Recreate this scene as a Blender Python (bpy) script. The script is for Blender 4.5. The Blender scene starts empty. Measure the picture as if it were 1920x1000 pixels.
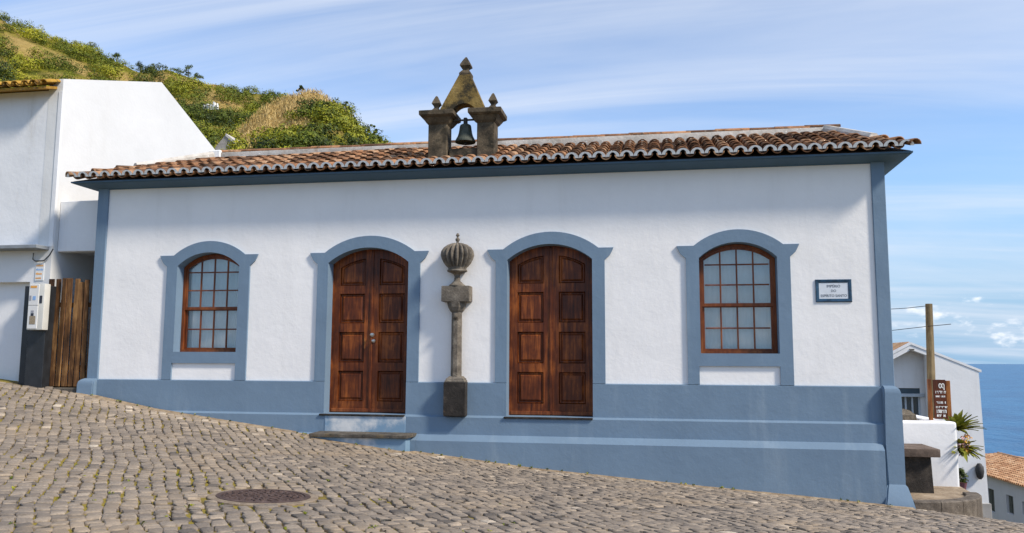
import bpy, bmesh, math, random
import numpy as np
from mathutils import Matrix, Vector
random.seed(7); rng = np.random.default_rng(7)
C = bpy.context.scene.collection
scene = bpy.context.scene

# ---------------------------------------------------------------- camera
FPX, YAW, PITCH, ROLL = 1547.36, -0.174689, 0.114054, 0.004735
CAM = np.array([0.0, -13.532, 0.0])
_f = np.array([math.sin(YAW)*math.cos(PITCH), math.cos(YAW)*math.cos(PITCH), math.sin(PITCH)])
_r = np.array([math.cos(YAW), -math.sin(YAW), 0.0]); _u = np.cross(_r, _f)
_r, _u = math.cos(ROLL)*_r+math.sin(ROLL)*_u, -math.sin(ROLL)*_r+math.cos(ROLL)*_u
def ray(px, py):
    d = _f*FPX+_r*(px-960)-_u*(py-500); return d/np.linalg.norm(d)
def at(px, py, Y):                                     # survey helper: point of the place at depth Y
    d = ray(px, py); return CAM+d*((Y-CAM[1])/d[1])
def proj(P):
    v = np.asarray(P)-CAM; k = v@_f; return 960+FPX*(v@_r)/k, 500-FPX*(v@_u)/k, k
cd = bpy.data.cameras.new('camera'); cam = bpy.data.objects.new('camera', cd); C.objects.link(cam)
cd.sensor_width = 36; cd.sensor_fit = 'HORIZONTAL'; cd.lens = FPX/1920*36; cd.clip_start = .1; cd.clip_end = 200000
cam.matrix_world = Matrix(((_r[0], _u[0], -_f[0], CAM[0]), (_r[1], _u[1], -_f[1], CAM[1]), (_r[2], _u[2], -_f[2], CAM[2]), (0, 0, 0, 1)))
scene.camera = cam
# ---------------------------------------------------------------- sun, sky, exposure
SUN = Vector((.69, -.28, .67)).normalized()
sl = bpy.data.lights.new('sun', 'SUN'); sl.energy = 2.9; sl.angle = math.radians(8.0); sl.color = (1, .91, .79)
so = bpy.data.objects.new('sun', sl); C.objects.link(so)
so.rotation_euler = SUN.to_track_quat('Z', 'Y').to_euler()
W = bpy.data.worlds.new('World'); scene.world = W; W.use_nodes = True
def build_world():
    nt = W.node_tree; nt.nodes.clear(); N = nt.nodes.new; L = nt.links.new
    out = N('ShaderNodeOutputWorld'); bg = N('ShaderNodeBackground'); bg.inputs[1].default_value = .138
    sky = N('ShaderNodeTexSky'); sky.sky_type = 'NISHITA'; sky.sun_disc = False
    sky.sun_elevation = math.asin(SUN.z); sky.sun_rotation = math.atan2(SUN.x, SUN.y)
    sky.altitude = 1800; sky.air_density = 1.0; sky.dust_density = .0; sky.ozone_density = 2.0
    tc = N('ShaderNodeTexCoord'); sp = N('ShaderNodeSeparateXYZ'); L(tc.outputs['Generated'], sp.inputs[0])
    def m(op, a, b=None, clamp=False):
        n = N('ShaderNodeMath'); n.operation = op; n.use_clamp = clamp
        for i, v in enumerate((a, b)):
            if v is None: continue
            if isinstance(v, (int, float)): n.inputs[i].default_value = v
            else: L(v, n.inputs[i])
        return n.outputs[0]
    def ramp(v, a, b):
        n = N('ShaderNodeMapRange'); n.interpolation_type = 'SMOOTHSTEP'; L(v, n.inputs[0])
        n.inputs[1].default_value = a; n.inputs[2].default_value = b; return n.outputs[0]
    zc = m('ADD', m('MAXIMUM', sp.outputs[2], 0.0), .16)
    cx = m('DIVIDE', sp.outputs[0], zc); cy = m('DIVIDE', sp.outputs[1], zc)
    def cirrus(rot, sx, sy, scale, dist, a, b, off):
        cb = N('ShaderNodeCombineXYZ'); L(cx, cb.inputs[0]); L(cy, cb.inputs[1]); cb.inputs[2].default_value = off
        mp = N('ShaderNodeMapping'); L(cb.outputs[0], mp.inputs[0]); mp.inputs['Rotation'].default_value = (0, 0, math.radians(rot)); mp.inputs['Scale'].default_value = (sx, sy, 1)
        t = N('ShaderNodeTexNoise'); L(mp.outputs[0], t.inputs['Vector']); t.inputs['Scale'].default_value = scale; t.inputs['Detail'].default_value = 7; t.inputs['Roughness'].default_value = .56; t.inputs['Distortion'].default_value = dist
        return ramp(t.outputs[0], a, b)
    veil = cirrus(42, .30, .75, 1.3, .5, .33, .78, 3.1)
    streak = cirrus(52, .25, 1.4, 1.5, .9, .42, .82, 7.7)
    c1 = m('ADD', m('MULTIPLY', veil, .5), m('MULTIPLY', streak, .6), True)
    mp = N('ShaderNodeMapping'); L(tc.outputs['Generated'], mp.inputs[0]); mp.inputs['Scale'].default_value = (1, 1, 2.0); mp.inputs['Location'].default_value = (CUMX, 0, 0)
    t = N('ShaderNodeTexNoise'); L(mp.outputs[0], t.inputs['Vector']); t.inputs['Scale'].default_value = 34; t.inputs['Detail'].default_value = 7; t.inputs['Roughness'].default_value = .5
    band = m('MULTIPLY', ramp(sp.outputs[2], .012, .03), m('SUBTRACT', 1.0, ramp(sp.outputs[2], .035, .09)))
    cum = ramp(m('ADD', t.outputs[0], m('MULTIPLY', band, .13)), .63, .82)
    cum = m('MULTIPLY', m('MULTIPLY', cum, ramp(band, 0, .25)), .9)
    mix1 = N('ShaderNodeMix'); mix1.data_type = 'RGBA'; L(c1, mix1.inputs[0]); hs = N('ShaderNodeHueSaturation'); hs.inputs['Saturation'].default_value = 1.03; L(sky.outputs[0], hs.inputs['Color']); hz_ = N('ShaderNodeMix'); hz_.data_type = 'RGBA'; L(m('SUBTRACT', 1.0, ramp(sp.outputs[2], .0, .32)), hz_.inputs[0]); L(hs.outputs[0], hz_.inputs[6]); hz_.inputs[7].default_value = (1.35, 2.3, 3.35, 1); L(hz_.outputs[2], mix1.inputs[6]); mix1.inputs[7].default_value = (3.7, 3.95, 4.4, 1)
    mix2 = N('ShaderNodeMix'); mix2.data_type = 'RGBA'; L(cum, mix2.inputs[0]); L(mix1.outputs[2], mix2.inputs[6]); mix2.inputs[7].default_value = (4.9, 5.0, 5.2, 1)
    L(mix2.outputs[2], bg.inputs[0]); L(bg.outputs[0], out.inputs[0])
CUMX = 0.0
build_world()
vs = scene.view_settings; vs.view_transform = 'Standard'; vs.look = 'None'; vs.exposure = .74; vs.gamma = 1; vs.use_curve_mapping = False

# ---------------------------------------------------------------- helpers
WL = {}
def par(o, parent):
    if parent is not None:
        o.parent = parent; o.matrix_parent_inverse = Matrix.Translation(-WL.get(parent.name, Vector()))
def tag(o, label=None, cat=None, group=None, kind=None):
    for k, v in (('label', label), ('category', cat), ('group', group), ('kind', kind)):
        if v: o[k] = v
    return o
def thing(name, loc, label, cat, group=None):
    o = bpy.data.objects.new(name, None); C.objects.link(o); o.location = loc; o.empty_display_size = .2
    WL[o.name] = Vector(loc); return tag(o, label, cat, group)
def link(name, me, parent=None, loc=None, rot=None):
    o = bpy.data.objects.new(name, me); C.objects.link(o)
    if loc is not None: o.location = loc
    if rot is not None: o.rotation_euler = rot
    par(o, parent); return o
def mesh(name, V, F, mats, smooth=False, midx=None):
    me = bpy.data.meshes.new(name); me.from_pydata([tuple(v) for v in V], [], F)
    for m_ in (mats if isinstance(mats, (list, tuple)) else [mats]): me.materials.append(m_)
    if midx is not None: me.polygons.foreach_set('material_index', midx)
    if smooth: me.polygons.foreach_set('use_smooth', [True]*len(F))
    me.update(); return me
def bm_mesh(name, bm, mats, smooth=False):
    bmesh.ops.recalc_face_normals(bm, faces=bm.faces[:])
    me = bpy.data.meshes.new(name); bm.to_mesh(me); bm.free()
    for m_ in (mats if isinstance(mats, (list, tuple)) else [mats]): me.materials.append(m_)
    if smooth:
        me.polygons.foreach_set('use_smooth', [True]*len(me.polygons))
        me.set_sharp_from_angle(angle=math.radians(38))
    return me
def addbox(bm, x0, x1, y0, y1, z0, z1, bev=0, seg=1):
    b = bmesh.new(); bmesh.ops.create_cube(b, size=1)
    for v in b.verts: v.co = ((x0+x1)/2+v.co.x*(x1-x0), (y0+y1)/2+v.co.y*(y1-y0), (z0+z1)/2+v.co.z*(z1-z0))
    if bev: bmesh.ops.bevel(b, geom=b.edges[:], offset=bev, segments=seg, profile=.6, affect='EDGES')
    t = bpy.data.meshes.new('t'); b.to_mesh(t); b.free(); bm.from_mesh(t); bpy.data.meshes.remove(t)
def box(name, x0, x1, y0, y1, z0, z1, mat, parent=None, bev=0.006, seg=1):
    bm = bmesh.new(); addbox(bm, x0, x1, y0, y1, z0, z1, bev, seg); return link(name, bm_mesh(name, bm, mat, seg > 1), parent)
def addprism(bm, loop, holes, y0, y1, back=True):
    """XZ outline with holes, thick from y0 (front) to y1 (back)."""
    b = bmesh.new(); rings = []
    for lp in [loop]+holes:
        vs_ = [b.verts.new((p[0], y0, p[1])) for p in lp]; rings.append(vs_)
        for i in range(len(vs_)): b.edges.new((vs_[i], vs_[(i+1) % len(vs_)]))
    bmesh.ops.triangle_fill(b, use_beauty=True, use_dissolve=False, edges=b.edges[:])
    front = b.faces[:]
    dup = {}
    for vs_ in rings:
        for v in vs_: dup[v] = b.verts.new((v.co.x, y1, v.co.z))
    if back:
        for f in front: b.faces.new([dup[v] for v in reversed(f.verts)])
    for vs_ in rings:
        n = len(vs_)
        for i in range(n): b.faces.new((vs_[i], vs_[(i+1) % n], dup[vs_[(i+1) % n]], dup[vs_[i]]))
    bmesh.ops.recalc_face_normals(b, faces=b.faces[:])
    t = bpy.data.meshes.new('t'); b.to_mesh(t); b.free(); bm.from_mesh(t); bpy.data.meshes.remove(t)
def prism(name, loop, holes, y0, y1, mat, parent=None):
    bm = bmesh.new(); addprism(bm, loop, holes, y0, y1)
    return link(name, bm_mesh(name, bm, mat), parent)
def addloft(bm, rings, cap=True):
    R_ = [[bm.verts.new(p) for p in r] for r in rings]; n = len(R_[0])
    for a, b in zip(R_, R_[1:]):
        for i in range(n): bm.faces.new((a[i], a[(i+1) % n], b[(i+1) % n], b[i]))
    if cap: bm.faces.new(R_[0][::-1]); bm.faces.new(R_[-1])
def loft(name, rings, mat, parent=None, smooth=False, cap=True):
    bm = bmesh.new(); addloft(bm, rings, cap); return link(name, bm_mesh(name, bm, mat, smooth), parent)
def ring(cx, cy, z, r, n=24, ph=0, sq=1.0):
    return [(cx+r*math.cos(ph+2*math.pi*i/n), cy+r*sq*math.sin(ph+2*math.pi*i/n), z) for i in range(n)]
def lathe(name, cx, cy, prof, mat, parent=None, n=24, ph=0, smooth=True, sq=1.0):
    return loft(name, [ring(cx, cy, z, r, n, ph, sq) for r, z in prof], mat, parent, smooth)
def rect_ring(x0, x1, y0, y1, z): return [(x0, y0, z), (x1, y0, z), (x1, y1, z), (x0, y1, z)]
def tube(name, pts, rad, mat, parent=None, n=8):
    bm = bmesh.new(); rings = []
    for i, p in enumerate(pts):
        a = Vector(pts[max(i-1, 0)]); b = Vector(pts[min(i+1, len(pts)-1)]); d = (b-a).normalized()
        s = d.cross(Vector((0, 0, 1)) if abs(d.z) < .95 else Vector((0, 1, 0))).normalized(); t = s.cross(d)
        rr = rad[i] if isinstance(rad, (list, tuple)) else rad
        rings.append([tuple(Vector(p)+s*rr*math.cos(2*math.pi*k/n)+t*rr*math.sin(2*math.pi*k/n)) for k in range(n)])
    addloft(bm, rings); return link(name, bm_mesh(name, bm, mat, True), parent)

# ---------------------------------------------------------------- materials
MATS = {}
def nodes(name):
    m_ = bpy.data.materials.new(name); m_.use_nodes = True; nt = m_.node_tree
    return m_, nt, nt.nodes['Principled BSDF']
def nnoise(nt, scale, detail=5, rough=.55, stretch=(1, 1, 1), coord='Object', dist=0):
    N = nt.nodes.new; tc = N('ShaderNodeTexCoord'); mp = N('ShaderNodeMapping'); mp.inputs['Scale'].default_value = stretch
    if coord == 'Position': g = N('ShaderNodeNewGeometry'); nt.links.new(g.outputs['Position'], mp.inputs[0])
    else: nt.links.new(tc.outputs[coord], mp.inputs[0])
    t = N('ShaderNodeTexNoise'); nt.links.new(mp.outputs[0], t.inputs['Vector'])
    t.inputs['Scale'].default_value = scale; t.inputs['Detail'].default_value = detail; t.inputs['Roughness'].default_value = rough; t.inputs['Distortion'].default_value = dist
    return t.outputs[0]
def nramp(nt, v, stops):
    r = nt.nodes.new('ShaderNodeValToRGB'); nt.links.new(v, r.inputs[0]); e = r.color_ramp.elements
    while len(e) < len(stops): e.new(.5)
    for x, (p, c) in zip(e, stops): x.position = p; x.color = (*c, 1)
    return r.outputs[0]
def nmix(nt, fac, a, b, mode='MIX'):
    n = nt.nodes.new('ShaderNodeMix'); n.data_type = 'RGBA'; n.blend_type = mode
    for i, v in ((0, fac), (6, a), (7, b)):
        if isinstance(v, (int, float)): n.inputs[i].default_value = v
        elif isinstance(v, tuple): n.inputs[i].default_value = (*v, 1)
        else: nt.links.new(v, n.inputs[i])
    return n.outputs[2]
def nmath(nt, op, a, b=None, clamp=False):
    n = nt.nodes.new('ShaderNodeMath'); n.operation = op; n.use_clamp = clamp
    for i, v in enumerate((a, b)):
        if v is None: continue
        if isinstance(v, (int, float)): n.inputs[i].default_value = v
        else: nt.links.new(v, n.inputs[i])
    return n.outputs[0]
def nstep(nt, v, a, b):
    n = nt.nodes.new('ShaderNodeMapRange'); n.interpolation_type = 'SMOOTHSTEP'; nt.links.new(v, n.inputs[0])
    n.inputs[1].default_value = a; n.inputs[2].default_value = b; return n.outputs[0]
def nbump(nt, p, hs):
    prev = None
    for h, s, d in hs:
        b = nt.nodes.new('ShaderNodeBump'); b.inputs['Strength'].default_value = s; b.inputs['Distance'].default_value = d
        nt.links.new(h, b.inputs['Height'])
        if prev is not None: nt.links.new(prev, b.inputs['Normal'])
        prev = b.outputs[0]
    nt.links.new(prev, p.inputs['Normal'])
def simple(name, col, rough=.6, var=.15, scale=8, bump=.15, dist=.01, metal=0, bscale=40, spec=.4):
    m_, nt, p = nodes(name)
    a = tuple(c*(1-var) for c in col); b = tuple(min(1, c*(1+var)) for c in col)
    nt.links.new(nramp(nt, nnoise(nt, scale), [(.3, a), (.7, b)]), p.inputs['Base Color'])
    p.inputs['Roughness'].default_value = rough; p.inputs['Metallic'].default_value = metal; p.inputs['Specular IOR Level'].default_value = spec
    if bump: nbump(nt, p, [(nnoise(nt, bscale, 4), bump, dist)])
    MATS[name] = m_; return m_
def plaster(name, col, stain=(.45, .42, .36), amt=.12, var=.05, wear=None):
    m_, nt, p = nodes(name)
    base = nramp(nt, nnoise(nt, .9, 6, .6), [(.3, tuple(c*(1-var) for c in col)), (.7, tuple(min(1, c*(1+var*.6)) for c in col))])
    st = nstep(nt, nnoise(nt, 1.6, 7, .62, (2.2, 1, .28)), .52, .82)
    base = nmix(nt, nmath(nt, 'MULTIPLY', st, amt), base, stain)
    sp = nstep(nt, nnoise(nt, 9, 6, .7), .68, .8)
    base = nmix(nt, nmath(nt, 'MULTIPLY', sp, amt*.8), base, stain)
    if wear:
        w = nstep(nt, nnoise(nt, 1.1, 8, .62), *wear[1]); base = nmix(nt, nmath(nt, 'MULTIPLY', w, wear[2]), base, wear[0])
    nt.links.new(base, p.inputs['Base Color']); p.inputs['Roughness'].default_value = .78; p.inputs['Specular IOR Level'].default_value = .25
    nbump(nt, p, [(nnoise(nt, 2.2, 4), .35, .03), (nnoise(nt, 14, 5, .6), .25, .012), (nnoise(nt, 90, 3), .12, .004)])
    MATS[name] = m_; return m_
def wood(name, dark, mid, light, stretch=(7, 7, .55), rough=.42, grey=None):
    m_, nt, p = nodes(name)
    n1 = nnoise(nt, 3.2, 8, .62, stretch, 'Position', .6); n2 = nnoise(nt, 2.3, 5, .6, (1, 1, .8), 'Position')
    v = nmath(nt, 'ADD', nmath(nt, 'MULTIPLY', n1, .5), nmath(nt, 'MULTIPLY', n2, .5))
    col = nramp(nt, v, [(.36, dark), (.5, mid), (.64, light)])
    if grey: col = nmix(nt, nstep(nt, nnoise(nt, 4, 6, .6, (1, 1, .4), 'Position'), .5, .75), col, grey)
    nt.links.new(col, p.inputs['Base Color']); p.inputs['Roughness'].default_value = rough; p.inputs['Specular IOR Level'].default_value = .3
    nbump(nt, p, [(n1, .25, .004)]); MATS[name] = m_; return m_
def stone(name, c1, c2, c3, moss=None, scale=5, rough=.88, lo=.5, hi=.68):
    m_, nt, p = nodes(name)
    col = nramp(nt, nnoise(nt, scale, 8, .66), [(.3, c1), (.52, c2), (.72, c3)])
    if moss: col = nmix(nt, nstep(nt, nnoise(nt, scale*.7, 7, .65, (1, 1, 1), 'Position'), lo, hi), col, moss)
    sp = nstep(nt, nnoise(nt, scale*7, 3), .66, .74); col = nmix(nt, nmath(nt, 'MULTIPLY', sp, .6), col, tuple(min(1, c*1.8) for c in c3))
    nt.links.new(col, p.inputs['Base Color']); p.inputs['Roughness'].default_value = rough; p.inputs['Specular IOR Level'].default_value = .25
    nbump(nt, p, [(nnoise(nt, scale*5, 7, .7), .6, .02), (nnoise(nt, scale*22, 3), .4, .006)]); MATS[name] = m_; return m_
def tilemat(name, src, stops, lich=(.05, .04, .03)):
    m_, nt, p = nodes(name)
    if src == 'object': r = nt.nodes.new('ShaderNodeObjectInfo').outputs['Random']
    else: r = nt.nodes.new('ShaderNodeNewGeometry').outputs['Random Per Island']
    n = nnoise(nt, 7, 6, .6, (1, 1, 1), 'Position')
    v = nmath(nt, 'ADD', nmath(nt, 'MULTIPLY', r, .55), nmath(nt, 'MULTIPLY', n, .5))
    col = nramp(nt, v, stops)
    col = nmix(nt, nmath(nt, 'MULTIPLY', nstep(nt, nnoise(nt, 11, 6, .65, (1, 1, 1), 'Position'), .5, .68), .75), col, lich)
    col = nmix(nt, nmath(nt, 'MULTIPLY', nstep(nt, nnoise(nt, 16, 5, .65, (1.3, 1, 1), 'Position'), .58, .7), .55), col, (.42, .38, .3))
    nt.links.new(col, p.inputs['Base Color']); p.inputs['Roughness'].default_value = .86; p.inputs['Specular IOR Level'].default_value = .2
    nbump(nt, p, [(nnoise(nt, 40, 5, .7, (1, 1, 1), 'Position'), .5, .01)]); MATS[name] = m_; return m_
def leafmat(name, dark, mid, light, attr=True):
    m_, nt, p = nodes(name)
    if attr: a = nt.nodes.new('ShaderNodeAttribute'); a.attribute_name = 'tone'; v = a.outputs['Fac']
    else: v = nt.nodes.new('ShaderNodeNewGeometry').outputs['Random Per Island']
    nt.links.new(nramp(nt, v, [(0, dark), (.5, mid), (1, light)]), p.inputs['Base Color'])
    p.inputs['Roughness'].default_value = .6; p.inputs['Specular IOR Level'].default_value = .25
    MATS[name] = m_; return m_

white = plaster('white_plaster', (.86, .84, .815), stain=(.5, .47, .42), amt=.15)
white_old = plaster('old_white_plaster', (.76, .765, .77), stain=(.36, .32, .25), amt=.55)
gable_white = plaster('gable_limewash', (.70, .70, .685), stain=(.45, .42, .36), amt=.22)
white_far = plaster('house_white_plaster', (.80, .80, .79), stain=(.4, .36, .3), amt=.2)
blue = plaster('blue_paint', (.160, .232, .312), stain=(.29, .36, .42), amt=.4, var=.09)
blue_dark = plaster('dark_blue_cornice', (.075, .135, .20), stain=(.10, .16, .22), amt=.25, var=.08)  # cornice only: same plaster look in a darker blue than the trim
blue_worn = plaster('worn_blue_paint', (.19, .30, .41), stain=(.5, .5, .5), amt=.3, var=.1, wear=((.66, .655, .63), (.45, .6), .9))
door_wood = wood('door_wood', (.034, .0070, .0022), (.115, .026, .0055), (.34, .094, .017))
sash_wood = wood('sash_wood', (.075, .018, .006), (.17, .045, .012), (.30, .095, .026))
gate_wood = wood('gate_wood', (.022, .010, .005), (.13, .058, .02), (.34, .18, .065), rough=.8)
pole_wood = wood('pole_wood', (.08, .055, .03), (.19, .14, .075), (.30, .23, .13), rough=.85)
sign_wood = wood('sign_post_wood', (.10, .03, .008), (.24, .085, .02), (.36, .15, .04), rough=.6)
basalt = stone('basalt', (.035, .031, .027), (.10, .087, .07), (.20, .175, .14), moss=(.13, .10, .06))
col_stone = stone('column_stone', (.065, .055, .044), (.165, .14, .11), (.28, .245, .195), scale=7)
dark_stone = stone('dark_stone', (.016, .014, .012), (.035, .03, .026), (.075, .062, .05), moss=(.12, .075, .04), lo=.6, hi=.72)
bell_stone = stone('belfry_stone', (.045, .035, .024), (.115, .088, .056), (.21, .165, .105), moss=(.035, .03, .02), lo=.5, hi=.66)
ochre_stone = stone('lichen_stone', (.10, .07, .025), (.25, .165, .05), (.36, .25, .09), moss=(.045, .036, .02), lo=.46, hi=.62)
lime = stone('lime_mortar', (.36, .33, .28), (.55, .51, .45), (.68, .65, .6), moss=(.4, .25, .15), scale=3, lo=.55, hi=.75)
whitewash = simple('whitewash', (.80, .80, .78), .85, .1, 20, .3)
bronze = stone('bronze', (.035, .042, .034), (.07, .078, .06), (.12, .125, .095), scale=9, rough=.5)
iron = simple('iron', (.045, .042, .04), .6, .3, 20, .3)
STOPS = [(.2, (.045, .026, .016)), (.42, (.16, .078, .040)), (.62, (.34, .165, .078)), (.85, (.46, .29, .17))]
tile_o = tilemat('roof_tile_clay', 'object', STOPS); tile_i = tilemat('roof_tiles_clay', 'island', STOPS)
STY = [(.2, (.10, .06, .015)), (.45, (.34, .18, .03)), (.7, (.52, .30, .05)), (.9, (.5, .27, .1))]
tile_y = tilemat('lichen_roof_tile', 'object', STY)
STL = [(.2, (.26, .12, .06)), (.45, (.46, .24, .12)), (.7, (.58, .35, .19)), (.9, (.62, .45, .3))]
tile_l = tilemat('pale_roof_tiles', 'island', STL, lich=(.3, .19, .11))
# ================================================================ SETTING: street, ground, sea, hills
GX = [-40, -16, -12.3, -11.3, -10.2, -8.75, -5.78, -4.2, -1.98, .5, 2.07, 3.27, 3.65, 5, 8, 14, 40]
GZ = [1.9, .05, -.37, -.49, -.63, -.90, -1.285, -1.49, -1.745, -1.94, -2.05, -2.145, -2.17, -2.32, -2.62, -3.3, -6.2]
def sstep(v, a, b):
    t = np.clip((v-a)/(b-a), 0, 1); return t*t*(3-2*t)
def G(X, Y):
    X = np.asarray(X, float); Y = np.asarray(Y, float)
    g = np.interp(X, GX, GZ); n = -1.51-.04*X
    t = np.clip(-Y/6, 0, 1.2)
    z = (1-t)*g+t*n
    yp = np.maximum(Y, 0); w = sstep(X, 2.5, 4.6)
    z = z-w*(.165*np.minimum(yp, 16)+.195*np.maximum(yp-16, 0))
    return z
def grid(name, xs, ys, zf, mat, smooth=True):
    XX, YY = np.meshgrid(xs, ys); ZZ = zf(XX, YY); nx, ny = len(xs), len(ys)
    V = np.stack([XX.ravel(), YY.ravel(), ZZ.ravel()], 1)
    F = [(j*nx+i, j*nx+i+1, (j+1)*nx+i+1, (j+1)*nx+i) for j in range(ny-1) for i in range(nx-1)]
    return link(name, mesh(name, V, F, mat, smooth))
def streetmat():
    m_, nt, p = nodes('joint_sand')
    n = nnoise(nt, 1.3, 6, .6, (1, 1, 1), 'Position'); f = nnoise(nt, 30, 4, .6, (1, 1, 1), 'Position')
    col = nramp(nt, f, [(.3, (.05, .036, .022)), (.6, (.13, .094, .056)), (.8, (.26, .19, .11))])
    col = nmix(nt, nmath(nt, 'MULTIPLY', nstep(nt, n, .38, .54), .85), col, (.27, .21, .032))
    # beyond the modelled stones: cobbles too far off to tell apart
    vor = nt.nodes.new('ShaderNodeTexVoronoi'); g = nt.nodes.new('ShaderNodeNewGeometry'); nt.links.new(g.outputs['Position'], vor.inputs['Vector']); vor.inputs['Scale'].default_value = 6
    cob = nramp(nt, vor.outputs['Distance'], [(.35, (.2, .18, .16)), (.62, (.05, .045, .04))])
    sx = nt.nodes.new('ShaderNodeSeparateXYZ'); nt.links.new(g.outputs['Position'], sx.inputs[0])
    far = nstep(nt, sx.outputs[1], 3.0, 5.0)
    nt.links.new(nmix(nt, far, col, cob), p.inputs['Base Color']); p.inputs['Roughness'].default_value = .95; p.inputs['Specular IOR Level'].default_value = .15
    nbump(nt, p, [(f, .6, .01)]); return m_
street = grid('street', np.concatenate([np.arange(-26, -16, 1), np.arange(-16, 8, .4), np.arange(8, 40, 2)]), np.concatenate([np.arange(-24, -12, 1), np.arange(-12, 1.0, .4), np.arange(1, 62, 1.5)]), G, streetmat())
tag(street, 'steep cobbled street with sandy mossy joints running past the chapel', kind='structure')
scrub_ground = stone('scrub_ground', (.05, .055, .02), (.10, .10, .03), (.17, .15, .05), scale=.4)
def land(X, Y):
    z = G(np.clip(X, -39, 39), Y)-.5-.35*sstep(np.abs(X), 20, 26)
    z = z-.14*np.maximum(X-40, 0)-.12*np.maximum(-22-Y, 0)*(X > -1e9)
    return np.maximum(z, -60)
lg = np.concatenate([-np.geomspace(400, 14, 22), np.arange(-12, 13, 3), np.geomspace(14, 400, 22)])
ground = grid('ground', lg, lg, land, scrub_ground); tag(ground, 'sloping ground falling away to the sea', kind='structure')
def seamat():
    m_, nt, p = nodes('sea_water')
    n = nnoise(nt, .02, 7, .6, (1, .45, 1), 'Position')
    nt.links.new(nramp(nt, n, [(.35, (.008, .085, .21)), (.65, (.022, .15, .31))]), p.inputs['Base Color'])
    p.inputs['Roughness'].default_value = .32; p.inputs['IOR'].default_value = 1.33; p.inputs['Specular IOR Level'].default_value = .3
    nbump(nt, p, [(nnoise(nt, .09, 6, .6, (1, .5, 1), 'Position'), .8, 3.0), (nnoise(nt, .6, 5, .6, (1, .6, 1), 'Position'), .6, .5)]); return m_
R0 = 60000; sea = link('sea', mesh('sea', [(-R0, -R0, -42), (R0, -R0, -42), (R0, R0, -42), (-R0, R0, -42)], [(0, 1, 2, 3)], seamat())); tag(sea, 'deep blue open sea reaching the horizon', kind='structure')

# ---- hills: lofted in heading / distance from survey of their skylines
def hillmat():
    m_, nt, p = nodes('hillside')
    n = nnoise(nt, .12, 7, .65, (1, 1, 2.5), 'Position'); f = nnoise(nt, 1.2, 6, .7, (1, 1, 1), 'Position')
    col = nramp(nt, n, [(.36, (.08, .095, .012)), (.48, (.19, .18, .018)), (.58, (.30, .225, .055)), (.7, (.38, .26, .10))])
    col = nmix(nt, nstep(nt, f, .5, .75), col, (.07, .065, .022))
    a = nt.nodes.new('ShaderNodeAttribute'); a.attribute_name = 'dry'
    dry = nramp(nt, f, [(.3, (.28, .18, .055)), (.7, (.52, .36, .14))])
    nt.links.new(nmix(nt, a.outputs['Fac'], col, dry), p.inputs['Base Color']); p.inputs['Roughness'].default_value = .95; p.inputs['Specular IOR Level'].default_value = .1
    nbump(nt, p, [(f, 1.0, .5)]); return m_
HM = hillmat()
def head(px, py):
    d = ray(px, py); return math.atan2(d[0], d[1]), d[2]/math.hypot(d[0], d[1])
def vnoise(x, y, seed):                                    # cheap smooth value noise
    r = np.random.default_rng(seed).random((64, 64)); x = np.asarray(x); y = np.asarray(y)
    xi = np.floor(x).astype(int); yi = np.floor(y).astype(int); fx = x-xi; fy = y-yi; fx = fx*fx*(3-2*fx); fy = fy*fy*(3-2*fy)
    g = lambda i, j: r[(xi+i) % 64, (yi+j) % 64]
    return (g(0, 0)*(1-fx)+g(1, 0)*fx)*(1-fy)+(g(0, 1)*(1-fx)+g(1, 1)*fx)*fy-.5
class Hill:
    def __init__(s, sky_line, r0, r1, power, seed, z0=-1.5, drop=1.6):
        hs = [head(*q) for q in sky_line]; s.h = np.array([h for h, e in hs]); s.e = np.array([e for h, e in hs])
        s.r0, s.r1, s.p, s.seed, s.z0, s.drop = r0, r1, power, seed, z0, drop
    def pt(s, u, v):                                       # u heading, v 0 base .. 1 ridge .. 1.6 behind
        u = np.asarray(u, float); v = np.asarray(v, float)
        r1 = np.interp(u, s.h, np.linspace(*s.r1, len(s.h))); z1 = r1*np.interp(u, s.h, s.e)-s.drop
        r = s.r0+(r1-s.r0)*v
        vv = np.clip(v, 0, 1); z = s.z0+(z1-s.z0)*vv**s.p
        z = z-np.maximum(v-1, 0)**1.4*(z1+30)*.9
        k = np.minimum(1, vv*3)
        ter = v*9+vnoise(u*9, v*3, s.seed+9)*1.2; z = z+k*(z1*.028)*(np.sin(ter*6.283)*.5)*np.clip(1.05-v, 0, 1)
        z = z+k*(vnoise(u*26, v*8, s.seed)*3.2+vnoise(u*70, v*22, s.seed+1)*1.5)*np.clip(r/120, .4, 1.2)*.6
        return np.stack([CAM[0]+r*np.sin(u), CAM[1]+r*np.cos(u), z], -1)
    def build(s, name, nu, nv, dryf, label):
        us = np.linspace(s.h[0], s.h[-1], nu); vs_ = np.linspace(0, 1.7, nv); U, V_ = np.meshgrid(us, vs_)
        P = s.pt(U, V_).reshape(-1, 3); F = [(j*nu+i, j*nu+i+1, (j+1)*nu+i+1, (j+1)*nu+i) for j in range(nv-1) for i in range(nu-1)]
        me = mesh(name, P, F, HM, True); a = me.attributes.new('dry', 'FLOAT', 'POINT'); a.data.foreach_set('value', dryf(U, V_).ravel().astype(np.float32))
        return tag(link(name, me), label, kind='structure')
main = Hill([(-900, -420), (-500, -220), (-200, -85), (0, 12), (60, 40), (130, 68), (200, 92), (260, 108), (330, 124), (400, 144), (460, 158), (520, 170), (600, 195), (700, 250), (800, 310), (900, 380)], 50, (230, 150), 1.12, 3)
knoll = Hill([(300, 420), (360, 330), (410, 268), (450, 222), (500, 188), (540, 172), (575, 166), (610, 168), (635, 186), (660, 208), (690, 232), (720, 255), (765, 282), (820, 320), (900, 380)], 38, (105, 95), 1.0, 21, drop=.9)
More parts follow.
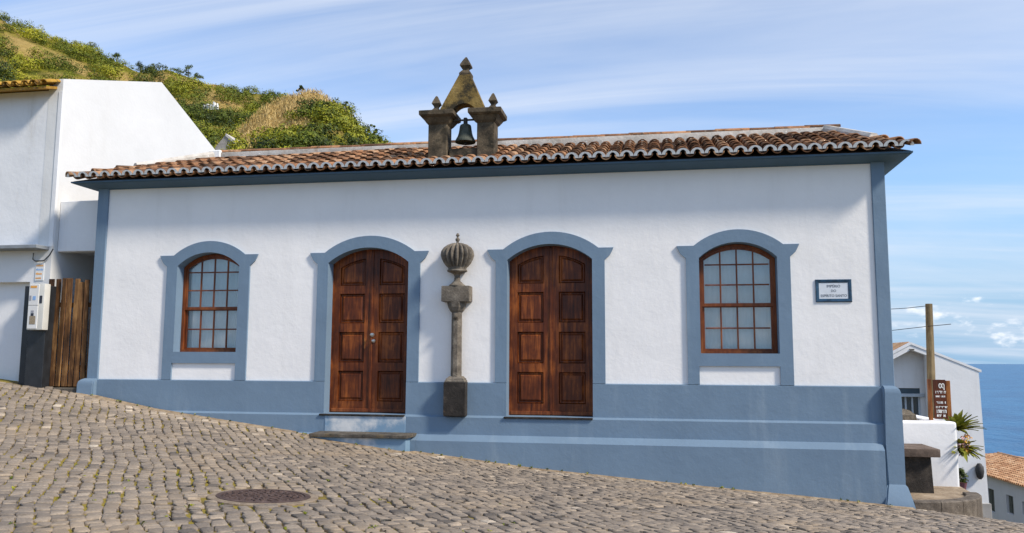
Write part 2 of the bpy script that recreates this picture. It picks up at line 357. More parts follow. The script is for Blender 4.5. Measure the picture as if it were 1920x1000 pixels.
def dry_main(U, V_):
    ter = V_*9+vnoise(U*9, V_*3, 12)*1.2; band = sstep(np.sin(ter*6.283+1.2), .72, .93)*sstep(vnoise(U*22, V_*6, 77), -.18, .05)
    return band*.75+(1-band)* sstep(vnoise(U*30, V_*11, 5)+vnoise(U*70, V_*26, 6)*.5, .12, .3)*.8
KH = [head(x, 200)[0] for x in (430, 470, 560, 620, 660)]
def dry_knoll(U, V_):
    a = sstep(U, KH[0]-.02, KH[1])*(1-sstep(U, KH[2]-.015, KH[3]-.01))*sstep(V_, .66, .76)*(1-sstep(V_, .93, .98)*.2)
    b = sstep(U, KH[1], KH[2])*(1-sstep(U, KH[3], KH[4]+.01))*sstep(V_, .86, .92)
    return np.clip(a+b*.9, 0, 1)
main.build('hill', 150, 70, dry_main, 'tall green terraced hill behind the houses')
knoll.build('hill_knoll', 110, 60, dry_knoll, 'bushy knoll with dry grass behind the chapel roof')

# ---- scrub on the hills
scrubmat = leafmat('scrub_leaves', (.016, .030, .006), (.105, .135, .010), (.36, .34, .018))
def leaf_cloud(centers, radii, n_each, leaf, tones, squash=.8, seed=1):
    r = np.random.default_rng(seed); K = len(centers)
    idx = np.repeat(np.arange(K), n_each); n = len(idx)
    d = r.normal(size=(n, 3)); d /= np.linalg.norm(d, axis=1)[:, None]; d[:, 2] = np.where(d[:, 2] < -.35, -d[:, 2], d[:, 2])
    lob = 1+.28*np.sin(d[:, 0]*5+idx*1.7)*np.sin(d[:, 1]*5+idx*2.3)+.18*np.sin(d[:, 2]*7+idx)
    rr = radii[idx]*(r.random(n)**.22)*lob
    c = centers[idx]+d*rr[:, None]*np.array([1, 1, squash])
    nrm = d+r.normal(size=(n, 3))*.3; nrm /= np.linalg.norm(nrm, axis=1)[:, None]
    a = np.cross(nrm, r.normal(size=(n, 3))); a /= np.linalg.norm(a, axis=1)[:, None]; b = np.cross(nrm, a)
    s = (leaf[idx] if isinstance(leaf, np.ndarray) else leaf)*(.6+.8*r.random(n)); s = s[:, None]
    V = np.stack([c-a*s, c-b*s*.6, c+a*s, c+b*s*.6], 1).reshape(-1, 3)
    t = np.repeat(np.clip(tones[idx]+r.normal(size=n)*.10, 0, 1), 4)
    return V, t
def cloud_obj(name, V, t, mat, parent=None):
    n = len(V)//4; me = bpy.data.meshes.new(name); me.vertices.add(n*4); me.loops.add(n*4); me.polygons.add(n)
    me.vertices.foreach_set('co', V.astype(np.float32).ravel()); me.loops.foreach_set('vertex_index', np.arange(n*4, dtype=np.int32))
    me.polygons.foreach_set('loop_start', np.arange(0, n*4, 4, dtype=np.int32)); me.polygons.foreach_set('loop_total', np.full(n, 4, np.int32))
    me.update(); me.materials.append(mat); a = me.attributes.new('tone', 'FLOAT', 'POINT'); a.data.foreach_set('value', t.astype(np.float32))
    return link(name, me, parent)
def scrub(hill, n, px0, px1, vmin, dryf, rad, dens, name, label, seed, tb):
    r = np.random.default_rng(seed); u = r.uniform(head(px0, 200)[0], head(px1, 200)[0], n); v = vmin+(1.03-vmin)*r.random(n)**.8
    dry = dryf(u, v); keep = r.random(n) > dry*.97; u, v = u[keep], v[keep]
    P = hill.pt(u, v); R_ = rad[0]+(rad[1]-rad[0])*r.random(len(u))**2.2; R_ = R_*np.clip(1.12-.35*v, .5, 1)*np.where(v > .95, .62, 1)
    P[:, 2] += R_*.30
    big = vnoise(u*40, v*14, seed+3)
    tn = np.clip(tb+big*.9+r.normal(size=len(u))*.2, .02, .98)
    ne = np.clip((R_**1.5*dens), 60, 520).astype(int)
    V, t = leaf_cloud(P, R_, ne*5//4, .085+.026*R_, tn, .85, seed)
    return tag(cloud_obj(name, V, t, scrubmat), label, kind='stuff')
scrub(main, 2600, -260, 640, .30, dry_main, (.6, 3.0), 110, 'hillside_scrub', 'dense yellow green scrub covering the terraced hill', 31, .56)
scrub(knoll, 900, 330, 800, .30, dry_knoll, (.45, 2.1), 170, 'knoll_scrub', 'dark and bright green bushes crowding the knoll', 41, .47)
# dry grass tufts on the knoll
def tufts():
    r = np.random.default_rng(5); u = r.uniform(KH[0]-.02, KH[4]+.02, 9000); v = r.uniform(.5, 1.01, 9000); k = r.random(9000) < dry_knoll(u, v); P = knoll.pt(u[k], v[k]); n = len(P)
    n3 = n*3; P = np.repeat(P, 3, 0)+r.normal(size=(n3, 3))*np.array([.25, .25, .02]); h = r.uniform(.1, .35, n3)[:, None]; a = r.normal(size=(n3, 3)); a[:, 2] = 0; a /= np.linalg.norm(a, axis=1)[:, None]
    up = np.array([0, 0, 1.])+r.normal(size=(n3, 3))*.55
    V = np.stack([P-a*.04, P+a*.04, P+up*h+a*.012, P+up*h-a*.012], 1).reshape(-1, 3)
    m_ = leafmat('dry_grass', (.30, .19, .06), (.50, .35, .12), (.66, .50, .22)); return tag(cloud_obj('dry_grass', V, np.repeat(r.random(n3), 4), m_), 'tan dry grass patch on the knoll', kind='stuff')
tufts()
bark = simple('bark', (.07, .05, .035), .9, .3, 12, .6)
def on_slope(hill, px, py):
    u, e = head(px, py); lo_, hi_ = .05, 1.0
    for _ in range(40):
        m_ = (lo_+hi_)/2; q = hill.pt(u, m_); el = q[2]/math.hypot(q[0]-CAM[0], q[1]-CAM[1])
        if el < e: lo_ = m_
        else: hi_ = m_
    return hill.pt(u, lo_)
def small_tree(hill, px, v, h, label, tone, seed, thin=False):
    u = head(px, 150)[0]; b = hill.pt(u, v); b[2] -= h*.25; root = thing('hill_tree', b, label, 'tree', 'small trees on the skyline of the hill')
    tr = tube('trunk', [tuple(b-[0, 0, .6]), tuple(b+[.1, 0, h*.4]), tuple(b+[.0, .1, h*.75])], [h*.05, h*.035, h*.015], bark, root, 6)
    r = np.random.default_rng(seed); k = 7; cs = b+np.array([0, 0, h*.62])+r.normal(size=(k, 3))*h*np.array([.12 if thin else .2, .2, .2 if thin else .15]); V, t = leaf_cloud(cs, np.full(k, h*(.10 if thin else .22)), 70, .11, np.clip(tone+r.normal(size=k)*.1, 0, 1), .9, seed)
    cloud_obj('crown', V, t, scrubmat, root)
for a in ((216, 1.0, 2.6, 'leaning dark shrub tree on the skyline above the white gable', .2, 1), (262, 1.0, 3.0, 'round dark tree on the hill skyline right of the thin bare stem', .12, 2), (284, 1.0, 2.2, 'small brownish tree beside the round dark skyline tree', .3, 3), (352, 1.0, 2.6, 'dark bushy tree on the skyline above the small white ruin', .25, 4), (372, 1.0, 2.2, 'low green tree next in line down the skyline', .35, 5)): small_tree(main, *a)
for a in ((566, 1.0, 1.5, 'thin dark shrub standing on the brown top of the knoll', .15, 7, True), (650, 1.0, 1.6, 'thin spiky plant sticking out of the right slope of the knoll', .2, 8, True), (704, 1.0, 1.5, 'small shrub low on the right slope of the knoll', .3, 9, True)): small_tree(knoll, *a)

# ================================================================ THE CHAPEL
chapel = thing('chapel', (-3.3, 2, -2.2), 'low white chapel with blue trim, tiled roof and bell gable', 'chapel')
XL, XR, ZP, ZC = -9.97, 3.34, -.355, 3.12
def arc(x0, x1, zs, za, n=16):
    w = (x1-x0)/2; h = za-zs; r = (w*w+h*h)/(2*h); cx, cz = (x0+x1)/2, za-r; a = math.asin(min(1, w/r))
    return [(cx-r*math.sin(a-2*a*i/n), cz+r*math.cos(a-2*a*i/n)) for i in range(n+1)]        # left to right
def arcz(x0, x1, zs, za, x):
    w = (x1-x0)/2; h = za-zs; r = (w*w+h*h)/(2*h); return za-r+math.sqrt(max(0, r*r-(x-(x0+x1)/2)**2))
WINS = [(-8.50, -7.30), (.67, 1.877)]; DOORS = [(-5.63, -4.18), (-2.465, -1.046)]
ZB, WS, WA, DS, DA = .135, 1.665, 1.91, 1.68, 1.94
# front wall, white
bmw = bmesh.new(); out = [(XL-.12, ZP-.1)]
for x0, x1 in DOORS: out += [(x0-.06, ZP-.1)]+arc(x0-.06, x1+.06, DS, DA+.06)+[(x1+.06, ZP-.1)]
out += [(XR+.12, ZP-.1), (XR+.12, 3.2), (XL-.12, 3.2)]
holes = [[(x0-.06, ZB-.06)]+arc(x0-.06, x1+.06, WS, WA+.06)+[(x1+.06, ZB-.06)] for x0, x1 in WINS]
addprism(bmw, out, holes, 0, .3)
front = link('front_wall', bm_mesh('front_wall', bmw, white), chapel)
YB = 4.2
box('side_wall', XR+.0, XR+.12, .3, YB, -4.5, 3.2, white, chapel, 0); box('side_wall', XL-.12, XL, .3, YB, -2.6, 3.2, white, chapel, 0)
box('rear_wall', XL-.12, XR+.12, YB, YB+.25, -4.5, 3.2, white, chapel, 0)
# pilasters
for nm, x0, x1 in (('corner_pilaster', -10.185, XL), ('corner_pilaster', XR, 3.54)): box(nm, x0, x1, -.035, .4, ZP-.2, ZC+.04, blue, chapel, .008)
# plinth tiers with sloped tops; tier one is cut by the doors
def tier(name, spans, ztop, zbot, y0, y1, slope, mat, yb=.2):
    bm = bmesh.new()
    for x0, x1 in spans:
        addloft(bm, [[(x, y0, ztop), (x, y1, ztop-slope), (x, y1, zbot), (x, yb, zbot), (x, yb, ztop)] for x in np.linspace(x0, x1, max(2, int((x1-x0)/.5)))])
    return link(name, bm_mesh(name, bm, mat), chapel)
tier('plinth_band', [(XL-.05, DOORS[0][0]), (DOORS[0][1], DOORS[1][0]), (DOORS[1][1], XR+.05)], ZP, -1.1, -.005, -.045, .012, blue, .02)
tier('plinth_base', [(XL-.05, XR+.05)], -.895, -2.0, -.044, -.10, .032, blue)
tier('plinth_foot', [(-3.93, 3.305)], -1.205, -2.9, -.098, -.25, .095, blue)
# worn block below the door step
tier('step_block', [(-6.05, -5.62)], -1.215, -2.3, -.098, -.24, .04, blue)
tier('step_block', [(-5.618, -4.03)], -1.25, -2.3, -.098, -.50, .0, blue_worn)
tier('plinth_foot', [(-4.028, -3.932)], -1.205, -2.9, -.098, -.25, .095, blue)
bm = bmesh.new(); addbox(bm, -5.58, -4.16, -.108, -.05, -1.2, -.93, .004); link('worn_patch', bm_mesh('worn_patch', bm, blue_worn), chapel)
bm = bmesh.new(); addloft(bm, [[(x+dx*.5, -.56+dx*.1, -1.195), (x+dx, -.10, -1.19), (x+dx, -.10, -1.25), (x+dx*.5, -.56+dx*.1, -1.25)] for x, dx in ((-5.66, 0), (-5.1, .0), (-4.5, .0), (-4.02, .06))]); bmesh.ops.bevel(bm, geom=bm.edges[:], offset=.008, segments=1, affect='EDGES')
link('door_step', bm_mesh('door_step', bm, basalt), chapel)
# corner buttresses
def buttress(x0, x1, sgn, zg, flare):
    o = x1 if sgn > 0 else x0; i = x0 if sgn > 0 else x1
    def rr(io, oo, y, z):
        a, b = (i-sgn*io, o+sgn*oo); a, b = min(a, b), max(a, b); return rect_ring(a, b, y, .3, z)
    rings = [rr(0, -.065, -.04, ZP+.01), rr(0, -.045, -.12, ZP-.012), rr(0, -.018, -.145, ZP-.045), rr(0, 0, -.15, ZP-.1)]
    if flare: rings += [rr(0, 0, -.152, -1.2), rr(0, 0, -.155, -1.80), rr(.015, .02, -.19, -1.83), rr(.06, .05, -.29, -2.0), rr(.10, .072, -.36, -2.12), rr(.11, .08, -.37, zg)]
    else: rings += [rr(0, 0, -.155, zg)]
    bm = bmesh.new(); addloft(bm, rings); bmesh.ops.bevel(bm, geom=[e for e in bm.edges if abs(e.verts[0].co.z-e.verts[1].co.z) > .02], offset=.018, segments=2, affect='EDGES')
    link('corner_buttress', bm_mesh('corner_buttress', bm, blue, True), chapel)
buttress(3.346, 3.60, 1, -2.7, True); buttress(-10.30, -9.965, -1, -1.2, False)
# surrounds of doors and windows
def ear(x, s): return [(x-s*.145, ZE), (x-s*.125, ZE-.05), (x-s*.085, ZE-.125), (x-s*.045, ZE-.165), (x-s*.012, ZE-.19), (x, ZE-.2)]
ZE = 1.862
def surround(x0, x1, door, parent):
    a, b = x0-.205, x1+.2; top = 2.145 if door else 2.115
    if door: a, b = x0-.195, x1+.205
    zs, za = (DS, DA) if door else (WS, WA)
    oarc = arc(a+.125, b-.10, ZE, top, 20)
    if door:
        lp = [(a, ZP)]+ear(a, 1)[::-1]+oarc+ear(b, -1)+[(b, ZP), (x1, ZP)]+arc(x0, x1, zs, za, 20)[::-1]+[(x0, ZP)]; holes = []
    else:
        lp = [(a, ZP)]+ear(a, 1)[::-1]+oarc+ear(b, -1)+[(b, ZP), (x1-.0, ZP), (x1, -.065), (x0-.025, -.065), (x0-.025, ZP)]
        holes = [[(x0, ZB)]+arc(x0, x1, zs, za, 20)+[(x1, ZB)]]
    bm = bmesh.new(); addprism(bm, lp, holes, -.038, .02)
    # reveal
    rv = ([(x0, -.93)] if door else [(x0, ZB)])+arc(x0, x1, zs, za, 20)+([(x1, -.93)] if door else [(x1, ZB)])
    f = [bm.verts.new((x, .0201, z)) for x, z in rv]; g = [bm.verts.new((x, .31, z)) for x, z in rv]
    n = len(rv)
    for i in range(n-1 if door else n): bm.faces.new((f[i], f[(i+1) % n], g[(i+1) % n], g[i]))
    return link('door_surround' if door else 'window_surround', bm_mesh('surround', bm, blue), parent)
for x0, x1 in WINS: surround(x0, x1, False, chapel)
for x0, x1 in DOORS: surround(x0, x1, True, chapel)
# doors
brass = simple('worn_steel', (.5, .48, .44), .35, .2, 30, .1, metal=.9)
def door(x0, x1, knobs):
    d = link('door', bm_mesh('door_frame', (lambda b: (addprism(b, [(x0-.02, -.9)]+arc(x0-.02, x1+.02, DS, DA+.02)+[(x1+.02, -.9), (x1-.012, -.9)]+arc(x0+.012, x1-.012, DS-.01, DA-.012)[::-1]+[(x0+.012, -.9)], [], .20, .26), b)[1])(bmesh.new()), door_wood), chapel)
    xm = (x0+x1)/2; rows = [(-.70, -.18), (-.035, .49), (.645, 1.16), (1.305, 9)]; iz = lambda x, off: arcz(x0, x1, DS, DA, x)-off
    for s, (a, b) in enumerate(((x0+.012, xm-.004), (xm+.004, x1-.012))):
        n = 10; xs = [a+(b-a)*i/n for i in range(n+1)]
        lp = [(a, -.892)]+[(x, iz(x, .014)) for x in xs]+[(b, -.892)]; holes = []; pa, pb = a+.125, b-.125
        for z0, z1 in rows:
            if z1 < 5: holes.append([(pa, z0), (pa, z1), (pb, z1), (pb, z0)])
            else: holes.append([(pa, z0)]+[(pa+(pb-pa)*i/8, iz(pa+(pb-pa)*i/8, .155)) for i in range(9)]+[(pb, z0)])
        prism('door_leaf', lp, holes, .215, .262, door_wood, d)
        for h in holes:                                     # raised and fielded panel
            cx = sum(p[0] for p in h)/len(h); cz = sum(p[1] for p in h)/len(h); hw = (pb-pa)/2; zz0 = min(p[1] for p in h); zz1 = max(p[1] for p in h); hh = (zz1-zz0)/2; cm = (zz0+zz1)/2
            sc = lambda k: [(cx+(p[0]-cx)*(hw-k)/hw, cm+(p[1]-cm)*(hh-k)/hh) for p in h]
            rings = [[(x, y, z) for x, z in sc(k)] for k, y in ((-.004, .25), (.012, .232), (.02, .246), (.035, .247), (.062, .226), (.066, .2235))]
            bm = bmesh.new(); addloft(bm, rings, False); bm.faces.new([v for v in bm.verts][-len(h):]); link('door_panel', bm_mesh('door_panel', bm, door_wood), d)
        box('weather_board', a+.012, b-.012, .196, .216, -.885, -.825, sash_wood, d, .006)
    box('cover_strip', xm-.028, xm+.022, .198, .2145, -.88, iz(xm, .03), door_wood, d, .006)
    box('threshold', x0-.05 if knobs else x0-.03, x1+.0, -.13, .26, -.932, -.902, dark_stone, d, .006)
    if knobs:
        for kx, kz, r_ in ((xm+.03, .44, .033), (xm+.055, .335, .028)):
            bm = bmesh.new(); addloft(bm, [[(kx+q*math.cos(t*math.pi/8), y, kz+q*math.sin(t*math.pi/8)) for t in range(16)] for q, y in ((r_, .199), (r_, .192), (r_*.45, .19), (r_*.42, .165), (r_*.8, .155), (r_*.8, .14), (r_*.3, .135))]); link('knob', bm_mesh('knob', bm, brass, True), d)
        box('lock_wear', xm-.125, xm-.108, .2125, .216, .20, .38, sign_wood, d, .001)
door(*DOORS[0], True); door(*DOORS[1], False)
# windows
def glassmat():
    m_, nt, p = nodes('window_glass'); nt.nodes.remove(p); N = nt.nodes.new; o = nt.nodes['Material Output']
    t = N('ShaderNodeBsdfTransparent'); t.inputs[0].default_value = (.9, .93, .93, 1); g = N('ShaderNodeBsdfGlossy'); g.inputs['Roughness'].default_value = .03; g.inputs[0].default_value = (.9, .95, 1, 1)
    fr = N('ShaderNodeFresnel'); fr.inputs[0].default_value = 1.5; mx = N('ShaderNodeMixShader')
    nt.links.new(nmath(nt, 'ADD', fr.outputs[0], .06), mx.inputs[0]); nt.links.new(t.outputs[0], mx.inputs[1]); nt.links.new(g.outputs[0], mx.inputs[2]); nt.links.new(mx.outputs[0], o.inputs[0]); return m_
glass = glassmat()
cloth = plaster('white_curtain', (.84, .83, .81), stain=(.55, .56, .58), amt=.5, var=.12)
def window(x0, x1):
    iz = lambda x, off: arcz(x0, x1, WS, WA, x)-off
    a, b = x0+.004, x1-.004
    def shell(off, zb0, n=14):
        p, q = x0+off, x1-off; return [(p, zb0)]+[(p+(q-p)*i/n, iz(p+(q-p)*i/n, off+.003)) for i in range(n+1)]+[(q, zb0)]
    d = link('window', bm_mesh('window', (lambda bb: (addprism(bb, shell(.004, ZB+.003), [shell(.05, ZB+.045)], .175, .28), bb)[1])(bmesh.new()), sash_wood), chapel)
    gx0, gx1 = x0+.085, x1-.085
    # sashes: top one forward, bottom one behind
    def sash(lo, hi, y0, y1, arched):
        o_ = [(x0+.051, lo)]+([(x0+.051+(x1-x0-.102)*i/14, iz(x0+.051+(x1-x0-.102)*i/14, .055)) for i in range(15)] if arched else [(x0+.051, hi), (x1-.051, hi)])+[(x1-.051, lo)]
        il = lo+(.075 if not arched else .05); ih = hi-.05
        i_ = [(gx0, il)]+([(gx0+(gx1-gx0)*i/14, iz(gx0+(gx1-gx0)*i/14, .092)) for i in range(15)] if arched else [(gx0, ih), (gx1, ih)])+[(gx1, il)]
        prism('sash', o_, [i_], y0, y1, sash_wood, d); return il, ih
    def bars(xs, zs, il, top, y0, y1):
        for x in xs: box('glazing_bar', x-.0125, x+.0125, y0, y1, il-.005, top(x), sash_wood, d, .004)
        ex = [gx0]+list(xs)+[gx1]
        for z in zs:
            for p, q in zip(ex, ex[1:]): box('glazing_bar', p+.0126, q-.0126, y0+.002, y1-.002, z-.0115, z+.0115, sash_wood, d, .004)
    xs = [gx0+(gx1-gx0)*i/4 for i in (1, 2, 3)]; ex = [gx0]+xs+[gx1]
    il, _ = sash(.895, 9, .19, .225, True); zu = [1.243, 1.573]; bars(xs, zu, il, lambda x: iz(x, .09), .193, .222)
    jl, jh = sash(.138, .93, .228, .262, False); zl = [.545]; bars(xs, zl, jl, lambda x: jh+.003, .231, .259)
    def pane(p, q, z0, z1, y, arched=False):
        t = random.uniform(-.0025, .0025); t2 = random.uniform(-.002, .002)
        if arched: lp = [(p, z0)]+[(p+(q-p)*i/6, iz(p+(q-p)*i/6, .088)) for i in range(7)]+[(q, z0)]
        else: lp = [(p, z0), (p, z1), (q, z1), (q, z0)]
        V = [(x, y+(x-p)*t*4+(z-z0)*t2*4, z) for x, z in lp]; n = len(V); V += [(x, y_+.003, z) for x, y_, z in V]
        link('pane', mesh('pane', V, [tuple(range(n)), tuple(range(2*n-1, n-1, -1))]+[(i, i+n, (i+1) % n+n, (i+1) % n) for i in range(n)], glass), d)
    for i in range(4):
        p, q = ex[i], ex[i+1]
        pane(p, q, il, zu[0], .207); pane(p, q, zu[0], zu[1], .207); pane(p, q, zu[1], 0, .207, True); pane(p, q, jl, zl[0], .245); pane(p, q, zl[0], jh, .245)
    # gathered curtain behind the glass
    n = 60; V, F = [], []
    for i in range(n+1):
        x = x0-.05+(x1-x0+.1)*i/n; yy = .315+.008*math.sin(i*1.7)+.006*math.sin(i*.61)
        V += [(x, yy, ZB-.05), (x, yy+.004*math.sin(i), 2.0)]
    F = [(2*i, 2*i+2, 2*i+3, 2*i+1) for i in range(n)]
    link('curtain', mesh('curtain', V, F, cloth, True), d)
for x0, x1 in WINS: window(x0, x1)
# cornice
OUT = .35
def cornice():
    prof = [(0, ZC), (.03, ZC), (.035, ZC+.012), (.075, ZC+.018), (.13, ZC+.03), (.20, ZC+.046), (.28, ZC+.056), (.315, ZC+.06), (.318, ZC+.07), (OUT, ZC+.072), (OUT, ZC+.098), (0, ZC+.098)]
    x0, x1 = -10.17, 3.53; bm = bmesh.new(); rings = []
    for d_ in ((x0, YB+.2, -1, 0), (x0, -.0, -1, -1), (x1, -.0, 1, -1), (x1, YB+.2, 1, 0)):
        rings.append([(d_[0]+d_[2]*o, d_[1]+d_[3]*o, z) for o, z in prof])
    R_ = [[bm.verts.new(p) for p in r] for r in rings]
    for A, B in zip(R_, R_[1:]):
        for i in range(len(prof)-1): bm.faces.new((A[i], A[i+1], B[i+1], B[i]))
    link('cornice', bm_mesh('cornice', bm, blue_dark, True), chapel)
cornice()
# roof
EZ, EY = 3.222, -.43; RY, RZ = 2.0, 4.12; EXL, EXR = -10.55, 3.93; RXL, RXR = -9.0, 3.08
BYE = 2*RY-EY
deck = simple('roof_deck', (.06, .04, .028), .9, .2, 10, .3)
Vd = [(EXL+.08, EY+.08, EZ), (EXR-.08, EY+.08, EZ), (EXR-.08, BYE-.08, EZ), (EXL+.08, BYE-.08, EZ), (RXL, RY, RZ-.02), (RXR, RY, RZ-.02)]
roof = link('roof', mesh('roof', Vd, [(0, 1, 5, 4), (1, 2, 5), (2, 3, 4, 5), (3, 0, 4), (3, 2, 1, 0)], deck), chapel)
SP, LEN, EXPO = .222, .43, .335
def tilegeo(r0, r1, L_, th, up=True, n=7, thx=None):
    """half barrel running along +y (lower end at y=0); r0 lower radius, r1 upper radius."""
    V, F, M = [], [], []; s = 1 if up else -1
    for y, r in ((0, r0), (L_, r1)):
        for rr, rx_ in ((r, r), (r-th, r-(thx or th))):
            for i in range(n+1):
                a = math.pi*i/n; V.append((rx_*math.cos(a), y, s*rr*math.sin(a)*.88))
    k = n+1
    for i in range(n):
        F += [(i, i+1, 2*k+i+1, 2*k+i), (k+i+1, k+i, 3*k+i, 3*k+i+1)]; M += [0, 0]
        F.append((i+1, i, k+i, k+i+1)); M.append(1)
    F += [(0, 2*k, 3*k, k), (n, k+n, 3*k+n, 2*k+n)]; M += [0, 0]
    return V, F, M
cover_me = mesh('roof_tile', *tilegeo(.099, .066, LEN, .022)[:2], [tile_o], True)
e = tilegeo(.110, .075, LEN, .030, True, 9, .056); eave_me = mesh('eave_tile', e[0], e[1], [tile_o, whitewash], False, e[2])
e = tilegeo(.085, .092, LEN, .018, False); pan_me = mesh('channel_tile', e[0], e[1], [tile_o], True)
slope = math.atan2(RZ-EZ, RY-EY); SL = math.hypot(RZ-EZ, RY-EY)
ncol = int(round((EXR-EXL)/SP)); TV, TF = [], []
def addstuff(geo, Mx):
    V, F = geo[0], geo[1]; o = len(TV); TV.extend([tuple(Mx @ Vector(v)) for v in V]); TF.extend([tuple(i+o for i in f) for f in F])
gc, gp = tilegeo(.099, .066, LEN, .022, True, 5), tilegeo(.085, .092, LEN, .018, False, 5)
cands = []
for c in range(ncol):
    x = EXL+(c+.5)*SP
    for r_ in range(9):
        s = r_*EXPO; y = EY+s*math.cos(slope); z = EZ+s*math.sin(slope)
        lim = SL if RXL-.1 < x < RXR+.1 else SL*((x-EXL)/(RXL-EXL) if x <= RXL else (EXR-x)/(EXR-RXR))
        if s > max(lim-.22, .02) or s > SL-.38: continue
        sag = -.018*math.sin((x+3)*.9)*math.sin(r_*.35)
        j = [random.gauss(0, 1) for _ in range(4)]
        L0 = .0 if r_ == 0 else j[0]*.014
        cands.append((r_, c, x+j[1]*.006*(r_ > 0), y+L0, z+.06+sag+.004*(r_ > 0), j))
cands.sort(key=lambda t: (t[0], t[1]))
nind = 0
for r_, c, x, y, z, j in cands:
    rot = (slope-.028+j[2]*.012*(r_ > 0), j[3]*.03*(r_ > 0), j[1]*.02*(r_ > 0))
    if nind < 300: link('roof_tile', eave_me if r_ == 0 else cover_me, roof, (x, y, z), rot); nind += 1
    else: addstuff(gc, Matrix.LocRotScale(Vector((x, y, z)), __import__('mathutils').Euler(rot), None))
    xp = EXL+(c+1)*SP; Mp = (Vector((xp, y+.0, z+.018)), (slope+.03, 0, 0))
    if r_ == 0:
        if c < ncol-1: link('channel_tile', pan_me, roof, (xp, y-.012, z+.022), Mp[1])
    else: addstuff(gp, Matrix.LocRotScale(Mp[0], __import__('mathutils').Euler(Mp[1]), None))
# the other slopes
E_ = __import__('mathutils').Euler
def side_slope(ex, rx, sg):
    ss = math.atan2(RZ-EZ, abs(rx-ex)); L_ = math.hypot(RZ-EZ, rx-ex); n = int((BYE-EY)/SP)
    for c in range(n):
        y = EY+(c+.5)*SP; lim = L_*(1-abs(y-RY)/(RY-EY))
        for r_ in range(9):
            s = r_*EXPO
            if s > lim-.45: break
            M_ = Matrix.LocRotScale(Vector((ex-sg*s*math.cos(ss), y, EZ+s*math.sin(ss)+.055)), E_((ss+.035, 0, sg*math.pi/2)), None); addstuff(gc, M_)
            if r_ == 0: addstuff(gp, Matrix.Translation((0, SP/2, .018)) @ M_)
side_slope(EXR, RXR, 1); side_slope(EXL, RXL, -1)
for c in range(ncol):
    x = EXL+(c+.5)*SP
    for r_ in range(8):
        s = r_*EXPO; lim = SL if RXL < x < RXR else SL*((x-EXL)/(RXL-EXL) if x <= RXL else (EXR-x)/(EXR-RXR))
        if s > lim-.5: break
        addstuff(gc, Matrix.LocRotScale(Vector((x, BYE-s*math.cos(slope), EZ+s*math.sin(slope)+.055)), E_((slope+.035, 0, math.pi)), None))
tag(link('roof_tiles', mesh('roof_tiles', TV, TF, tile_i, True), roof), kind='stuff')
for ex, sg, rx in ((EXR, 1, RXR), (EXL, -1, RXL)):                    # upturned tiles at the eave corners
    hz = math.atan2(rx-ex, RY-EY)
    for k in range(3):
        t = k*.15; link('hip_tile', cover_me, roof, (ex+(rx-ex)*t-sg*.04, EY+(RY-EY)*t-.03, EZ+(RZ-EZ)*t+.075), (math.atan2(RZ-EZ, math.hypot(rx-ex, RY-EY))-.10, 0, -hz))
# ridge curb with cap tiles, hip curbs
link('ridge_curb', (lambda b: (addbox(b, RXL-.06, RXR+.04, RY-.11, RY+.11, RZ-.15, RZ+.15, .02, 2), bm_mesh('ridge_curb', b, lime, True))[1])(bmesh.new()), roof)
e = tilegeo(.085, .072, .62, .018); ridge_me = mesh('ridge_tile', e[0], e[1], [tile_o], True); k = 0; x = RXL-.05
while x < RXR-.3:
    link('ridge_tile', ridge_me, roof, (x+.62, RY, RZ+.14+random.uniform(-.006, .006)), (0.05*0, 0, math.pi/2)).rotation_euler = (.03, random.gauss(0, .03), math.pi/2); x += .535
for ex, ey, rx in ((EXL, EY, RXL), (EXR, EY, RXR), (EXL, BYE, RXL), (EXR, BYE, RXR)):
    a = Vector((ex, ey, EZ+.05)); b = Vector((rx, RY, RZ+.13)); a = a.lerp(b, .42)
    d = (b-a); s = Vector((-d.y, d.x, 0)).normalized()*.09; bm = bmesh.new(); addloft(bm, [[p-s-Vector((0, 0, .12)), p-s+Vector((0, 0, .03)), p-s*.5+Vector((0, 0, .085)), p+s*.5+Vector((0, 0, .085)), p+s+Vector((0, 0, .03)), p+s-Vector((0, 0, .12))] for p in (a, a.lerp(b, .5), b)]); link('hip_curb', bm_mesh('hip_curb', bm, lime, True), roof)
box('ridge_end_cap', RXL-.12, RXL+.14, RY-.14, RY+.12, RZ+.03, RZ+.20, whitewash, roof, .02)
# bell gable
bg = box('bell_gable', -3.53, -3.02, .10, .30, 3.35, 3.665, bell_stone, chapel, .012)
FY, BY_ = .05, .37
for x0, x1 in ((-3.895, -3.555), (-3.025, -2.715)):
    box('pier', x0, x1, FY, BY_, 3.3, 4.10, bell_stone, bg, .012)
    cx0, cx1 = x0, x1
    loft('pier_capital', [rect_ring(cx0-.0-o, cx1+o, FY-o, BY_+o, z) for o, z in ((-.002, 4.09), (.012, 4.105), (.03, 4.125), (.085, 4.21), (.10, 4.215), (.135, 4.245), (.137, 4.315), (.12, 4.325), (-.1, 4.327))], bell_stone, bg)
    fx = (x0+x1)/2+(-.065 if x0 < -3.3 else .10)
    loft('finial', [[(fx+q*a, .2+q*b, z) for a, b in ((-1, -1), (1, -1), (1, 1), (-1, 1))] for q, z in ((.075, 4.32), (.075, 4.385), (.06, 4.40), (.035, 4.435), (.042, 4.46), (.075, 4.505), (.05, 4.57), (.02, 4.64), (.008, 4.655))], bell_stone, bg)
ped = [(-3.735, 4.318), (-3.70, 4.36), (-3.36, 4.975), (-3.165, 4.975), (-2.90, 4.36), (-2.875, 4.318), (-3.045, 4.318)]+arc(-3.485, -3.045, 4.32, 4.46, 10)[::-1][1:]
pd = prism('pediment', ped, [], .07, .33, ochre_stone, bg)
